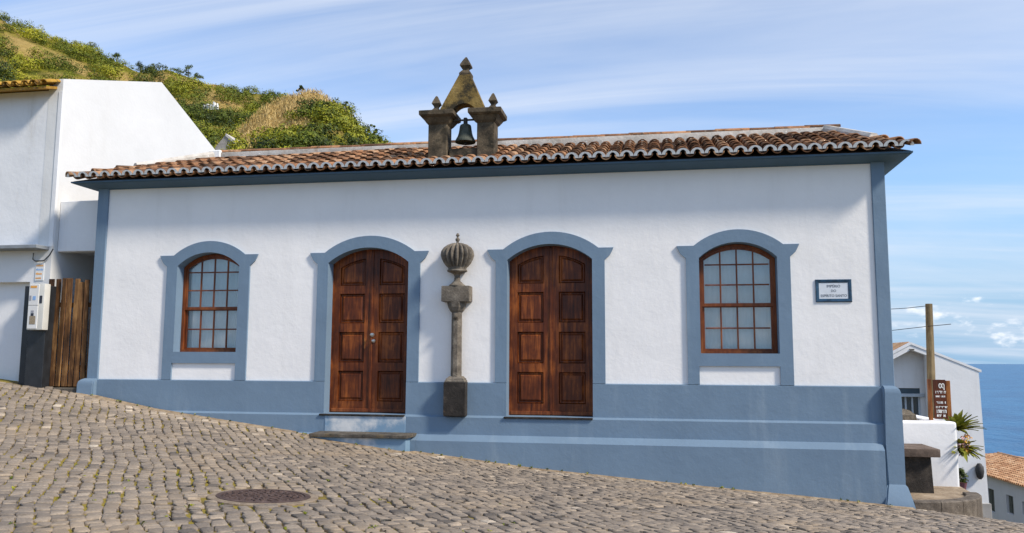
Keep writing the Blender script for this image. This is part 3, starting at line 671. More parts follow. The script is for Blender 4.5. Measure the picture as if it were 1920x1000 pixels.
loft('finial', [[(-3.262+q*a, .2+q*b, z) for a, b in ((-1, -1), (1, -1), (1, 1), (-1, 1))] for q, z in ((.10, 4.97), (.105, 5.01), (.10, 5.03), (.05, 5.095), (.048, 5.115), (.095, 5.16), (.09, 5.19), (.05, 5.27), (.012, 5.335))], bell_stone, bg)

# ---- bell hanging in the gable
bell = thing('bell', (-3.262, .2, 3.79), 'dark bronze bell hanging from an iron bar in the roof gable', 'bell')
lathe('bell_body', -3.262, .2, [(.150, 3.80), (.178, 3.792), (.180, 3.812), (.165, 3.845), (.135, 3.90), (.118, 3.96), (.108, 4.02), (.102, 4.07), (.092, 4.10), (.06, 4.118), (.0, 4.12)][:10], bronze, bell, 32)
lathe('clapper', -3.262, .2, [(.012, 3.9), (.012, 3.80), (.03, 3.775), (.03, 3.755), (.01, 3.742)], iron, bell, 10)
box('yoke', -3.295, -3.229, .165, .235, 4.10, 4.235, iron, bell, .012)
tube('crossbar', [(-3.57, .2, 4.195), (-3.0, .2, 4.195)], .018, iron, bell)

# ---- crowned stone column against the wall
colm = thing('stone_column', (-3.30, -.08, -.905), 'carved grey stone column with ribbed crown between the two doors', 'column')
CX = -3.30
loft('pedestal', [rect_ring(CX-.180-a, CX+.180+a, -.235-a, -.02, z) for a, z in ((-.006, -.907), (0, -.89), (0, -.36), (-.008, -.345))], dark_stone, colm)
loft('base_moulding', [rect_ring(CX-w, CX+w, -.14-w*.5, .0, z) for w, z in ((.165, -.345), (.165, -.325), (.15, -.31), (.15, -.295), (.115, -.27), (.10, -.255))], col_stone, colm)
oct_ = lambda w, z: [(CX+w*math.cos(math.pi/8+i*math.pi/4), -.11+w*math.sin(math.pi/8+i*math.pi/4), z) for i in range(8)]
loft('shaft', [oct_(.092, -.27), oct_(.089, .2), oct_(.087, .8), oct_(.09, .83)], col_stone, colm)
loft('boss', [[(CX+.0+r_*math.cos(t*math.pi/6), -.20-y, .74+r_*math.sin(t*math.pi/6)) for t in range(12)] for r_, y in ((.05, 0), (.05, .02), (.035, .045), (.01, .055))], col_stone, colm, True)
loft('capital', [[(CX+w*math.cos(math.pi/8+i*math.pi/4), -.11+w*.9*math.sin(math.pi/8+i*math.pi/4), z) for i in range(8)] for w, z in ((.09, .80), (.105, .815), (.12, .83), (.15, .885), (.163, .95), (.168, .978))], col_stone, colm)
box('block', CX-.24, CX+.24, -.25, .0, .977, 1.24, col_stone, colm, .014, 2)
def ribbed(name, prof, nr, amp, mat, parent, n=144):
    loft(name, [[(CX+.89*r*(1+a*amp*(abs(math.cos(nr*t/2))-.5))*math.cos(t), -.12+r*.8*(1+a*amp*(abs(math.cos(nr*t/2))-.5))*math.sin(t), z) for t in (2*math.pi*i/n for i in range(n))] for r, z, a in prof], mat, parent, True)
crown = link('crown', bm_mesh('stem', (lambda b: (addloft(b, [ring(CX, -.12, z, r, 20) for r, z in ((.14, 1.24), (.14, 1.255), (.10, 1.285), (.055, 1.33), (.045, 1.40), (.06, 1.44), (.12, 1.47), (.165, 1.485), (.172, 1.50), (.165, 1.515))]), b)[1])(bmesh.new()), col_stone, True), colm)
ribbed('crown_lobes', [(.165, 1.51, .1), (.172, 1.54, .1), (.172, 1.555, .3), (.192, 1.58, .8), (.226, 1.63, 1), (.262, 1.70, 1), (.28, 1.765, 1), (.27, 1.83, 1), (.232, 1.89, 1), (.165, 1.94, 1), (.095, 1.965, .8), (.04, 1.972, .2)], 18, .30, col_stone, crown)
lathe('crown_orb', CX, -.12, [(.03, 1.965), (.02, 1.99), (.038, 2.02), (.038, 2.04), (.02, 2.06), (.014, 2.075), (.034, 2.10), (.012, 2.14)], col_stone, crown, 12)

# ---- plaque
def text_obj(name, s, size, loc, mat, parent, sx=1.0):
    cu = bpy.data.curves.new('t', 'FONT'); cu.body = s; cu.size = size; cu.align_x = 'CENTER'; cu.extrude = .001; cu.resolution_u = 3
    t = bpy.data.objects.new('t', cu); C.objects.link(t); dg = bpy.context.evaluated_depsgraph_get(); me = bpy.data.meshes.new_from_object(t.evaluated_get(dg)); bpy.data.objects.remove(t)
    me.transform(Matrix.Translation(loc) @ Matrix.Rotation(math.pi/2, 4, 'X') @ Matrix.Diagonal((sx, 1, 1, 1))); me.materials.clear(); me.materials.append(mat)
    return link(name, me, parent)
ink = simple('dark_ink', (.03, .035, .05), .5, .1, 5, 0)
tile_blue = simple('glazed_blue', (.018, .055, .10), .2, .4, 14, .2, spec=.6); tile_white = simple('glazed_white', (.66, .69, .72), .25, .05, 6, 0, spec=.5)
pl = thing('wall_plaque', (2.715, 0, .937), 'white tile plaque with lettering in a dark blue frame', 'plaque')
bm = bmesh.new(); px0, px1, pz0, pz1 = 2.446, 2.983, .937, 1.292
rr = lambda k, y: [(px0+k, y, pz0+k), (px1-k, y, pz0+k), (px1-k, y, pz1-k), (px0+k, y, pz1-k)]
addloft(bm, [rr(0, 0), rr(0, -.014), rr(.012, -.022), rr(.04, -.018), rr(.052, -.012), rr(.054, -.004)], False); link('frame', bm_mesh('frame', bm, tile_blue), pl)
box('panel', px0+.045, px1-.045, -.0085, -.001, pz0+.045, pz1-.045, tile_white, pl, 0)
for s, z, q in (('IMPÉRIO', 1.166, .060), ('DO', 1.095, .055), ('ESPÍRITO SANTO', 1.018, .056)): text_obj('lettering', s, q, (2.715, -.0092, z), ink, pl, .92)

# ================================================================ NEIGHBOUR HOUSE, LEFT
NX, NY = -11.2, .12
nb = thing('neighbour_house', (-13, 4, -.5), 'tall plain white house with blank sunlit gable left of the chapel', 'house')
gab = [(NY, -1.0), (NY, 5.36), (3.24, 6.36), (5.82, 5.33), (5.82, -1)]
bm = bmesh.new(); A = [bm.verts.new((NX, y, z)) for y, z in gab]; B = [bm.verts.new((NX-.3, y, z)) for y, z in gab]
bm.faces.new(A); bm.faces.new(B[::-1])
for i in range(5): bm.faces.new((A[i], A[(i+1) % 5], B[(i+1) % 5], B[i]))
link('gable_wall', bm_mesh('gable_wall', bm, gable_white), nb)
prism('front_wall', [(-18, 2.0), (-18, 5.14), (NX-.02, 5.14), (NX-.02, -.9), (-11.62, -.9), (-11.62, 1.44), (-14.2, 1.44), (-14.2, 2.0)], [], NY+.004, NY+.3, white_old, nb)
box('canopy_slab', -18, NX-.06, NY-.32, NY+.1, 2.03, 2.10, simple('grey_concrete', (.22, .24, .26), .8, .2, 5, .3), nb, .008)
box('garage_recess', -14.2, -11.6, NY+.16, NY+.2, -.6, 1.46, white_old, nb, 0)
box('corner_strip', NX-.075, NX+.012, NY-.012, NY+.05, 2.1, 5.12, white_old, nb, .004)
# roof with eave tiles
ns = math.atan2(1.0, 3.12)
Vn = [(-18, NY-.32, 5.12), (NX-.10, NY-.32, 5.12), (NX-.31, 3.24, 6.12), (-18, 3.24, 6.12), (NX-.31, 5.75, 5.12), (-18, 5.75, 5.12)]
nroof = link('roof', mesh('roof', Vn+[(x, y, z-.05) for x, y, z in Vn], [(0, 1, 2, 3), (3, 2, 4, 5), (6, 9, 8, 7), (0, 6, 7, 1), (9, 11, 10, 8), (4, 10, 11, 5), (1, 7, 8, 2), (2, 8, 10, 4)], tile_y), nb)
e = tilegeo(.085, .07, .43, .02); nt_me = mesh('roof_tile', e[0], e[1], [tile_y], True); e = tilegeo(.075, .08, .43, .02, False); np_me = mesh('channel_tile', e[0], e[1], [tile_y], True)
for c in range(24):
    x = NX-.14-c*.2
    for r_ in range(2 if c > 0 else 1):
        link('roof_tile', nt_me, nroof, (x+random.gauss(0, .008), NY-.36+r_*.34*math.cos(ns), 5.17+r_*.34*math.sin(ns)), (ns+.03, random.gauss(0, .02), random.gauss(0, .02)))
    link('channel_tile', np_me, nroof, (x-.1, NY-.38, 5.19), (ns+.02, 0, 0))
# passage beside the chapel
box('passage_parapet', NX+.003, -10.14, .26, .5, 2.02, 2.99, white_old, nb, .01)
box('passage_ceiling', NX+.003, -10.11, .5, 2.4, 2.06, 2.2, white_old, nb, 0)
box('passage_wall', NX+.003, -10.11, 2.4, 2.6, -.8, 2.2, white_old, nb, 0)
black_tile = simple('black_stone_cladding', (.022, .024, .027), .35, .3, 6, .1)
pier_ = box('corner_pier', -11.56, -11.02, NY-.18, NY+.003, -.9, 1.34, black_tile, nb, .006)
box('pier_cladding', -11.36, -11.0, NY-.27, NY-.1805, -.9, 1.34, black_tile, nb, .006)
# picket gate
gate = thing('picket_gate', (-10.7, .06, -.5), 'weathered brown plank gate closing the passage beside the chapel', 'gate')
xs = np.linspace(-11.09, -10.22, 8)
for i, x in enumerate(xs):
    w = random.uniform(.085, .108); zt = 1.50-.10*(i/8)+random.uniform(-.03, .03)
    o = box('plank', -w/2, w/2, -.012, .012, 0, zt+.50, gate_wood, gate, .004); o.location = (x, .06+random.uniform(-.012, .012), -.50); o.rotation_euler = (random.gauss(0, .008), random.gauss(0, .012), random.gauss(0, .08))
for z in (-.2, .95): box('rail', -11.14, -10.16, .085, .12, z, z+.09, gate_wood, gate, .004)
stp = tag(box('gate_step', -11.24, -10.12, -.06, .7, -.95, -.52, basalt, None, .015), 'low rough stone step under the plank gate', 'step')
# meter cabinet, posters, cable
cream = simple('cream_plastic', (.60, .59, .54), .45, .06, 5, 0); cream2 = simple('pale_plastic', (.70, .69, .66), .4, .05, 5, 0)
mc = thing('meter_cabinet', (-11.12, NY-.3, .5), 'cream meter cabinet with stickers on the black corner pier', 'cabinet')
my = NY-.271
box('cabinet_body', -11.265, -10.945, my-.15, my, .52, 1.36, cream, mc, .012, 2)
for z0, z1 in ((.54, .955), (.965, 1.345)): box('cabinet_door', -11.250, -11.050, my-.162, my-.15, z0, z1, cream2, mc, .004)
orange = simple('orange_print', (.75, .36, .08), .6, .1, 9, 0); bluep = simple('blue_print', (.25, .42, .7), .6, .1, 9, 0); greyp = simple('grey_print', (.30, .30, .33), .6, .2, 20, 0); tan = simple('brown_print', (.30, .24, .16), .6, .4, 60, 0)
yy = my-.1635
for x0, x1, z0, z1, m_ in ((-11.225, -11.095, 1.28, 1.32, orange), (-11.235, -11.195, 1.05, 1.14, greyp), (-11.165, -11.105, 1.06, 1.13, bluep), (-11.185, -11.125, .83, .87, greyp), (-11.185, -11.125, .77, .82, ink), (-11.205, -11.085, .62, .77, tan)): box('sticker', x0, x1, yy-.002, yy, z0, z1, m_, mc, 0)
box('cabinet_dial', -11.035, -10.980, my-.156, my-.15, 1.0, 1.14, ink, mc, .004)
ps = thing('wall_poster', (-11.42, NY, 1.46), 'small white poster with orange and blue lines above the meter cabinet', 'poster')
paper = simple('paper', (.74, .74, .72), .7, .04, 5, 0)
box('sheet', -11.51, -11.33, NY-.01, NY, 1.46, 1.79, paper, ps, 0)
for z, m_, w in ((1.745, orange, .15), (1.67, bluep, .16), (1.59, orange, .13), (1.51, orange, .12)):
    for k in range(6): box('print_mark', -11.495+k*w/6, -11.495+(k+.75)*w/6, NY-.012, NY-.0102, z-.02, z+random.uniform(.004, .02), m_, ps, 0)
tube_ = tube('wall_cable', [(-11.56, NY-.03, 1.98), (-11.56, NY-.035, 1.86), (-11.5, NY-.035, 1.825), (-11.32, NY-.04, 1.83), (-11.2, NY-.05, 1.93), (-11.14, NY-.04, 2.05)], .011, black_tile); tag(tube_, 'black cable looping under the concrete canopy slab', 'cable')

# ================================================================ STREET: manhole, cobbles
mhc = np.array([-3.87, -5.70]); 
def gnorm(x, y): 
    e = .05; n = Vector((-(G(x+e, y)-G(x-e, y))/(2*e), -(G(x, y+e)-G(x, y-e))/(2*e), 1)); return n.normalized()
mh = thing('manhole_cover', (mhc[0], mhc[1], float(G(*mhc))), 'round rusty iron manhole cover set in the cobbles', 'manhole cover')
rust = stone('rusty_iron', (.045, .03, .026), (.095, .062, .052), (.17, .12, .10), scale=9, rough=.7)
def onground(o):
    q = Vector((0, 0, 1)).rotation_difference(gnorm(*mhc)); T = Matrix.Translation(Vector((mhc[0], mhc[1], float(G(*mhc))))) @ q.to_matrix().to_4x4(); o.data.transform(T); return o
onground(lathe('concrete_collar', 0, 0, [(.53, -.06), (.53, .016), (.52, .022), (.455, .024), (.45, -.06)], stone('collar_concrete', (.16, .12, .085), (.27, .21, .15), (.36, .29, .21), scale=8), mh, 40, smooth=False))
onground(lathe('frame', 0, 0, [(.452, -.05), (.452, .028), (.40, .03), (.398, .012), (.397, -.05)], rust, mh, 40, smooth=False))
lid = onground(lathe('lid', 0, 0, [(.392, -.05), (.392, .022), (.386, .027), (.30, .028), (.001, .029)], rust, mh, 48, smooth=False))
bm = bmesh.new()
for k, (r_, n) in enumerate(((.06, 6), (.12, 10), (.18, 16), (.24, 20), (.295, 26), (.35, 30))):
    for i in range(n):
        a = 2*math.pi*(i+.5*(k % 2))/n; l = r_*2*math.pi/n*.34; b2 = bmesh.new(); bmesh.ops.create_cube(b2, size=1); bmesh.ops.transform(b2, matrix=Matrix.Translation((r_*math.cos(a), r_*math.sin(a), .030)) @ Matrix.Rotation(a+(.8 if i % 2 else -.6), 4, 'Z') @ Matrix.Diagonal((l*1.5, .013, .014, 1)), verts=b2.verts[:]); t_ = bpy.data.meshes.new('t'); b2.to_mesh(t_); b2.free(); bm.from_mesh(t_); bpy.data.meshes.remove(t_)
o = link('lid_pattern', bm_mesh('lid_pattern', bm, rust), None); tag(o, kind='stuff'); onground(o); par(o, lid)
def cobblemat():
    m_, nt, p = nodes('cobble_stone'); a = nt.nodes.new('ShaderNodeAttribute'); a.attribute_name = 'tone'
    col = nramp(nt, a.outputs['Fac'], [(0, (.085, .074, .064)), (.3, (.185, .153, .122)), (.6, (.275, .226, .175)), (.85, (.36, .29, .215)), (1, (.50, .425, .33))])
    n = nnoise(nt, 45, 6, .7, (1, 1, 1), 'Position'); col = nmix(nt, .55, col, nramp(nt, n, [(.3, (.25, .24, .23)), (.7, (.75, .74, .72))]), 'OVERLAY')
    d = nnoise(nt, .8, 5, .6, (1, 1, 1), 'Position'); col = nmix(nt, nmath(nt, 'MULTIPLY', nstep(nt, d, .48, .68), .45), col, (.34, .255, .165))
    nt.links.new(col, p.inputs['Base Color']); p.inputs['Roughness'].default_value = .72; p.inputs['Specular IOR Level'].default_value = .35
    nbump(nt, p, [(nnoise(nt, 28, 5, .65, (1, 1, 1), 'Position'), .55, .012), (n, .4, .004)]); return m_
CM = cobblemat()
def cobbles():
    th = math.radians(36); cdir = np.array([-math.sin(th), math.cos(th)]); rdir = np.array([math.cos(th), math.sin(th)])
    r = np.random.default_rng(11); stones = []
    wob = lambda i, b: .05*math.sin(b*.9+i*.09)+.02*math.sin(b*2.9+i*.41)
    PW = .132
    for i in range(-165, 120):
        b = -24+r.random()*.2; 
        while b < 16:
            L_ = r.uniform(.125, .21) if r.random() < .8 else r.uniform(.08, .13)
            bc = b+L_/2; a = i*PW+wob(i, bc)+r.normal()*.008; x, y = a*rdir+bc*cdir; b += L_
            if not (-15 < x < 9 and -11.5 < y < 3.0): continue
            if -10.34 < x < 3.72 and y > -.285+(.0 if x > -4 else .14 if x < -6 else 0): continue
            if x <= -10.34 and y > (.14 if x > -11.2 else -.1): continue
            if -5.75 < x < -3.95 and y > -.58: continue
            if x >= 3.72 and (y > -.1 and (x-4.05)**2/1.15**2+(y-1.0)**2/1.15**2 < 1.0): continue
            if x >= 3.6 and y > .4 and x < 5.2: continue
            if np.hypot(x-mhc[0], y-mhc[1]) < .57: continue
            pz = float(G(x, y)); u, v, k = proj((x, y, pz))
            if k < 2 or not (-420 < u < 2350 and v < 1330): continue
            edge = max(0, 1-abs(y+.35)/.45) if -10.4 < x < 3.8 else 0
            stones.append((x, y, pz, PW, L_, k, u, v, edge))
    stones.sort(key=lambda s: -((1e5/s[5]**3) if (5 < s[6] < 1915 and s[7] < 998) else 0)*s[3]*s[4]*100)
    SV, SF, ST = [], [], []
    for n, (x, y, z, w, l, k, u, v, edge) in enumerate(stones):
        hw, hl = w/2-.003-r.random()*.010, l/2-.006-r.random()*.008
        c = .34; jit = lambda: r.normal()*.0075
        base = [(-hw*(1-c*.55), -hl), (hw*(1-c*.55), -hl), (hw, -hl*(1-c*.5)), (hw, hl*(1-c*.5)), (hw*(1-c*.55), hl), (-hw*(1-c*.55), hl), (-hw, hl*(1-c*.5)), (-hw, -hl*(1-c*.5))]
        base = [(p+jit(), q+jit()) for p, q in base]; rot = r.normal()*.11; cr, sr = math.cos(rot), math.sin(rot)
        h = .008+r.normal()*.004; tx, ty = r.normal()*.035, r.normal()*.035; vv = []
        for sc, zz in ((1.0, -.045), (1.0, .002), (.955, .0105), (.80, .0145)):
            for p, q in base:
                p2, q2 = (p*cr-q*sr)*sc, (p*sr+q*cr)*sc; gx, gy = p2*rdir+q2*cdir
                vv.append((gx, gy, zz+h+(p2*tx+q2*ty if zz > 0 else 0)+r.normal()*.0016+float(0)))
        # follow the slope of the street
        e = .1; sx = float(G(x+e, y)-G(x-e, y))/(2*e); sy = float(G(x, y+e)-G(x, y-e))/(2*e)
        vv = [(a, b_, c_+a*sx+b_*sy) for a, b_, c_ in vv]
        F = [(j*8+i2, j*8+(i2+1) % 8, (j+1)*8+(i2+1) % 8, (j+1)*8+i2) for j in range(3) for i2 in range(8)]+[tuple(range(24, 32))]
        tone = float(np.clip(r.normal(.47, .12)+(.28 if r.random() < .04 else 0)-(.28 if r.random() < .06 else 0)+edge*.3, 0, 1))
        if n < 300:
            me = mesh('cobblestone', vv, F, CM, True); a_ = me.attributes.new('tone', 'FLOAT', 'POINT'); a_.data.foreach_set('value', np.full(32, tone, np.float32)); link('cobblestone', me, street, (x, y, z))
        else:
            o_ = len(SV); SV.extend([(a+x, b_+y, c_+z) for a, b_, c_ in vv]); SF.extend([tuple(q+o_ for q in f) for f in F]); ST.extend([tone]*32)
    me = mesh('cobblestones', SV, SF, CM, True); a_ = me.attributes.new('tone', 'FLOAT', 'POINT'); a_.data.foreach_set('value', np.array(ST, np.float32)); tag(link('cobblestones', me, street), kind='stuff')
    print('stones', len(stones))
cobbles()

def wall_foot():
    r = np.random.default_rng(8); V, F = [], []; xs = np.arange(-10.3, 3.7, .07); n = 0
    for x in xs:
        yf = -.40 if x > 3.25 else (-.25 if x > -3.95 else (-.50 if -5.62 < x else -.10 if x < -6.05 else -.24)); w = .07+.05*abs(math.sin(x*2.1))+r.uniform(0, .05)
        V += [(x, yf+.02, float(G(x, yf))+.045), (x, yf-w*.5, float(G(x, yf-w*.5))+.034+r.normal()*.004), (x, yf-w, float(G(x, yf-w))+.004)]
    F = []
    for i in range(len(xs)-1): F += [(3*i, 3*i+3, 3*i+4, 3*i+1), (3*i+1, 3*i+4, 3*i+5, 3*i+2)]
    link('mortar_strip', mesh('mortar_strip', V, [f[::-1] for f in F], stone('wall_foot_mortar', (.15, .105, .065), (.30, .225, .145), (.44, .35, .24), scale=9), True), street)
    c = []
    for x in list(r.uniform(-10.2, 3.6, 46)):
        yf = -.40 if x > 3.25 else (-.25 if x > -3.95 else (-.50 if -5.62 < x else -.10 if x < -6.05 else -.24)); c.append((x, yf-.07, float(G(x, yf-.07))+.05))
    for x, y in zip(r.uniform(-7, -1, 60), r.uniform(-8, -4, 60)):
        if math.hypot(x-mhc[0], y-mhc[1]) > .55: c.append((x, y, float(G(x, y))+.012))
    c = np.array(c); V, t = leaf_cloud(c, r.uniform(.012, .035, len(c)), 14, .012, r.uniform(.3, .9, len(c)), .8, 6)
    tag(cloud_obj('weeds', V, t, scrubmat, street), kind='stuff')
wall_foot()

# ================================================================ RIGHT SIDE: terrace, bench, garden wall, plants, sign, pole
ter = stone('terrace_stone', (.17, .125, .085), (.32, .245, .165), (.45, .36, .26), scale=4)
TZ = -2.07
pts = [(3.4, -.02)]+[(3.72+1.2*math.sin(a), .98-1.12*math.cos(a)) for a in np.linspace(0.1, 1.45, 12)]+[(5.0, 1.9), (3.4, 1.9)]
bm = bmesh.new(); lo = [bm.verts.new((x, y, -3.4)) for x, y in pts]; hi = [bm.verts.new((x, y, TZ)) for x, y in pts]; bm.faces.new(hi)
for i in range(len(pts)): bm.faces.new((lo[i], lo[(i+1) % len(pts)], hi[(i+1) % len(pts)], hi[i]))
terr = link('terrace', bm_mesh('terrace', bm, ter)); tag(terr, 'small sandy stone terrace with curved kerb beside the chapel', kind='structure')
# kerb stones following the curve
kstone = stone('kerb_stone', (.07, .055, .042), (.14, .115, .09), (.24, .20, .155), scale=6)
for i in range(5):
    a0_, a1_ = -.02+i*.318+.004, -.02+(i+1)*.318-.004; rings = []
    for a in np.linspace(a0_, a1_, 6):
        f = lambda k: (3.72+1.2*k*math.sin(a), .98-1.12*k*math.cos(a))
        rings.append([(*f(1.035), -3.0), (*f(1.035), TZ+.02), (*f(1.02), TZ+.035), (*f(.86), TZ+.035), (*f(.85), TZ+.025), (*f(.85), -3.0)])
    loft('kerb_stone', rings, kstone, terr)
# bench / stone counter
bn = thing('stone_counter', (4.1, 1.05, TZ), 'blackened stone counter with brown slab top against the white garden wall', 'counter')
p0 = at(1690, 928, 1.0); p1 = at(1750, 928, 1.0)
loft('counter_body', [rect_ring(p0[0]-.2, p1[0], .95, 1.72, TZ-.05), rect_ring(p0[0]-.2, p1[0]-.02, .96, 1.72, at(1750, 858, .95)[2])], dark_stone, bn)
zc = at(1750, 858, .85)[2]; box('counter_top', p0[0]-.2, at(1763, 850, .86)[0], .84, 1.76, zc, zc+.13, stone('counter_slab', (.06, .045, .036), (.125, .092, .072), (.20, .155, .125), scale=4), bn, .015, 2)
# garden wall
gw = thing('garden_wall', (4.4, 1.95, TZ), 'low rounded white garden wall behind the stone counter', 'wall')
wx1 = at(1797, 850, 1.8)[0]; wz = at(1760, 791, 1.8)[2]
box('wall_face', 3.3, wx1, 1.8, 2.1, -3.2, wz, white_old, gw, .05, 4)
box('return_wall', wx1-.3, wx1-.004, 2.1, 6.0, -4.2, wz-.01, white_old, gw, .05, 3)
box('garden_soil', 3.6, wx1-.3, 2.1, 6.0, -2.4, wz-.12, ter, gw, 0)
rk = tag(loft('garden_rock', [[(x, y, z) for x, y in zip(np.array([-.6, .1, .5, .45, -.6])*s+4.15, np.array([-.2, -.25, -.1, .25, .3])*s+2.9)] for s, z in ((1, wz-.15), (.95, wz+.05), (.75, wz+.13), (.3, wz+.19))], basalt, None), 'dark mossy stones behind the garden wall below the window', 'rock')
# sign on two posts
sg = thing('information_sign', (*at(1762, 795, 2.35)[:2], wz-.1), 'brown wooden sign with white lettering on two posts behind garden wall', 'sign')
SY = 2.35
def P(px, py, Y=SY): q = at(px, py, Y); return q[0], q[2]
brown = wood('sign_board_wood', (.045, .012, .005), (.085, .022, .009), (.12, .034, .014), rough=.5)
a0, a1 = P(1748, 712), P(1773, 786)
box('board', a0[0], at(1773, 740, SY)[0], SY-.03, SY, a1[1], a0[1], brown, sg, .006)
box('post', at(1774, 750, SY)[0], at(1782.5, 750, SY)[0], SY-.025, SY+.06, wz-.2, P(1775, 714)[1], sign_wood, sg, .006)
box('post', at(1741.5, 750, SY)[0], at(1747.5, 750, SY)[0], SY-.02, SY+.06, wz-.2, P(1745, 711)[1], sign_wood, sg, .006)
wp = simple('white_print', (.72, .72, .70), .6, .05, 5, 0)
bx0, bx1 = a0[0], at(1773, 740, SY)[0]; bw = bx1-bx0
def marks(py, hpx, n, f0, f1, dens=.8):
    z = P(1760, py)[1]; h = hpx*.0103; bm = bmesh.new(); x = bx0+bw*f0; rs = random.Random(py)
    while x < bx0+bw*f1:
        w = bw*(f1-f0)/n
        if rs.random() < dens: addbox(bm, x, x+w*.35, SY-.034, SY-.0305, z-h/2, z+h/2); 
        if rs.random() < .7: addbox(bm, x, x+w*.8, SY-.0338, SY-.0306, z+h*(.2 if rs.random() < .5 else -.4), z+h*(.45 if rs.random() < .5 else .5))
        x += w
    link('lettering', bm_mesh('lettering', bm, wp), sg)
for q in ((735.5, 4.5, 8, .16, .92), (743.5, 3, 9, .16, .92, .6), (755, 4, 8, .2, .95), (763.5, 3.5, 7, .14, .96, .7), (771.5, 6, 9, .18, .97), (779.5, 4, 6, .18, .95, .7)): marks(*q)
bm = bmesh.new()
for cx_, tail in ((1761.5, 0), (1766.8, 1)):
    c = P(cx_, 723.5); 
    R_ = [[(c[0]+rx*math.cos(t), y, c[1]+rz*math.sin(t)) for t in np.linspace(0, 2*math.pi, 20, endpoint=False)] for rx, rz, y in ((.026, .044, -.031), (.026, .044, -.034), (.013, .030, -.034), (.013, .030, -.031))]
    addloft(bm, [[(x, SY+y, z) for x, y, z in r_] for r_ in R_], False)
    if tail: addbox(bm, c[0]+.008, c[0]+.024, SY-.034, SY-.0305, c[1]-.075, c[1]-.02)
link('emblem', bm_mesh('emblem', bm, wp), sg)
# utility pole + wires
PY = 4.6; pt_, pb_ = at(1741.5, 570, PY), at(1749, 800, PY)
po = thing('utility_pole', (pb_[0], PY, -2.6), 'grey brown wooden utility pole rising behind the sign', 'pole')
tube('shaft', [(pb_[0]+.01, PY, -2.6), tuple(pb_), tuple(pt_)], [.10, .085, .068], pole_wood, po, 14)
cable_m = simple('cable_black', (.03, .03, .035), .6, .1, 5, 0)
for nm, (q0, q1, q2), lb in (('overhead_cable', ((1736, 574), (1700, 578), (1600, 584)), 'upper overhead cable running from the pole top behind the chapel'), ('overhead_cable', ((1783, 608), (1741, 612), (1600, 628)), 'lower overhead cable passing the pole towards the chapel')):
    e0, e1, e2 = at(*q0, PY), at(*q1, PY+1), at(*q2, PY+4)
    if nm and q0[0] > 1760: e0 = at(*q0, PY-.6); e1 = at(*q1, PY-.07)
    tag(tube('overhead_cable', [tuple(e0), tuple(e1), tuple(e2)], .007, cable_m, None, 5), lb, 'cable')
# agave with flowers
agl = leafmat('agave_leaf', (.05, .08, .012), (.17, .19, .022), (.38, .33, .05), False)
def agave(px, py, Y, n, L_, label, seed, down=0):
    b = at(px, py, Y); root = thing('spiky_plant', b, label, 'plant'); r = random.Random(seed)
    for i in range(n):
        az = r.uniform(-2.6, 1.0); el = r.uniform(.1, 1.25)-down; l = L_*r.uniform(.6, 1.1); d = Vector((math.cos(az)*math.cos(el), math.sin(az)*math.cos(el), math.sin(el))); s = d.cross(Vector((0, 0, 1))).normalized(); V = []
        for k in range(6):
            t = k/5; p = Vector(b)+d*l*t+Vector((0, 0, -1))*l*.22*t*t; w = .05*(1-t)**.7*(.6+.8*min(1, t*4))+.002; up = s.cross(d)*(-.012)
            V += [p-s*w, p+up, p+s*w]
        F = []
        for k in range(5): F += [(3*k, 3*k+1, 3*k+4, 3*k+3), (3*k+1, 3*k+2, 3*k+5, 3*k+4)]
        link('leaf', mesh('leaf', V, F, agl, True), root)
    return root
agave(1793, 806, 2.2, 56, .47, 'green spiky plant spilling over the end of the garden wall', 3)
agave(1802, 838, 2.0, 44, .36, 'lower spiky plant hanging beside the garden wall corner', 9, .5)
fl = thing('flower_clump', at(1805, 835, 1.9), 'orange and pink flowers hanging beside the garden wall end', 'flowers')
r = np.random.default_rng(4)
for m_, n, o in ((leafmat('orange_petals', (.5, .2, .03), (.65, .36, .05), (.7, .55, .12)), 220, (0, 0)), (leafmat('pink_petals', (.55, .25, .28), (.7, .45, .45), (.75, .62, .58)), 130, (-3, 6))):
    cs = np.array([at(1800+o[0]+r.uniform(-4, 14), 834+o[1]+r.uniform(-16, 16), 1.9) for _ in range(14)]); V, t = leaf_cloud(cs, np.full(14, .06), n//14, .022, r.random(14), 1, int(n)); tag(cloud_obj('petals', V, t, m_, fl), kind='stuff')

# ---- white house beyond
HY = 16.0
rh = thing('white_house', tuple(at(1760, 960, HY)), 'white rendered house with sloping gable beyond the garden wall', 'house')
def Q(px, py, dy=0): q = at(px, py, HY+dy); return (q[0], q[2])
lx = at(1640, 700, HY)[0]; rx = Q(1835, 697)[0]; ap = Q(1708, 647); er = (rx, Q(1835, 697)[1]); el_ = (lx, ap[1]-(ap[0]-lx)*.55); mid = Q(1737, 660)
zb = -7.0
rl = lambda x: ap[1]-(abs(x-ap[0]))*((ap[1]-er[1])/(er[0]-ap[0]) if x > ap[0] else .55)
prism('front_wall', [(mid[0], zb), (mid[0], rl(mid[0])), er, (rx+.12, zb)], [], HY, HY+.3, white_far, rh)
prism('gable_band', [(lx, el_[1]), ap, (mid[0]-.002, rl(mid[0])), (mid[0]-.002, rl(mid[0])-.14), (ap[0], ap[1]-.16), (lx, el_[1]-.16)], [], HY+.002, HY+.3, white_far, rh)
wt = Q(1700, 728, .55)[1]; wb = Q(1700, 779, .55)[1]; w1 = at(1726, 750, HY+.55)[0]
prism('recessed_wall', [(lx, zb), (lx, el_[1]), (ap[0], ap[1]-.05), (mid[0]+.1, rl(mid[0])), (mid[0]+.1, zb), (w1, zb), (w1, wt), (lx+.2, wt), (lx+.2, zb)], [], HY+.55, HY+.7, white_far, rh)
box('window_apron', lx, w1, HY+.56, HY+.7, zb, wb, white_far, rh, 0)
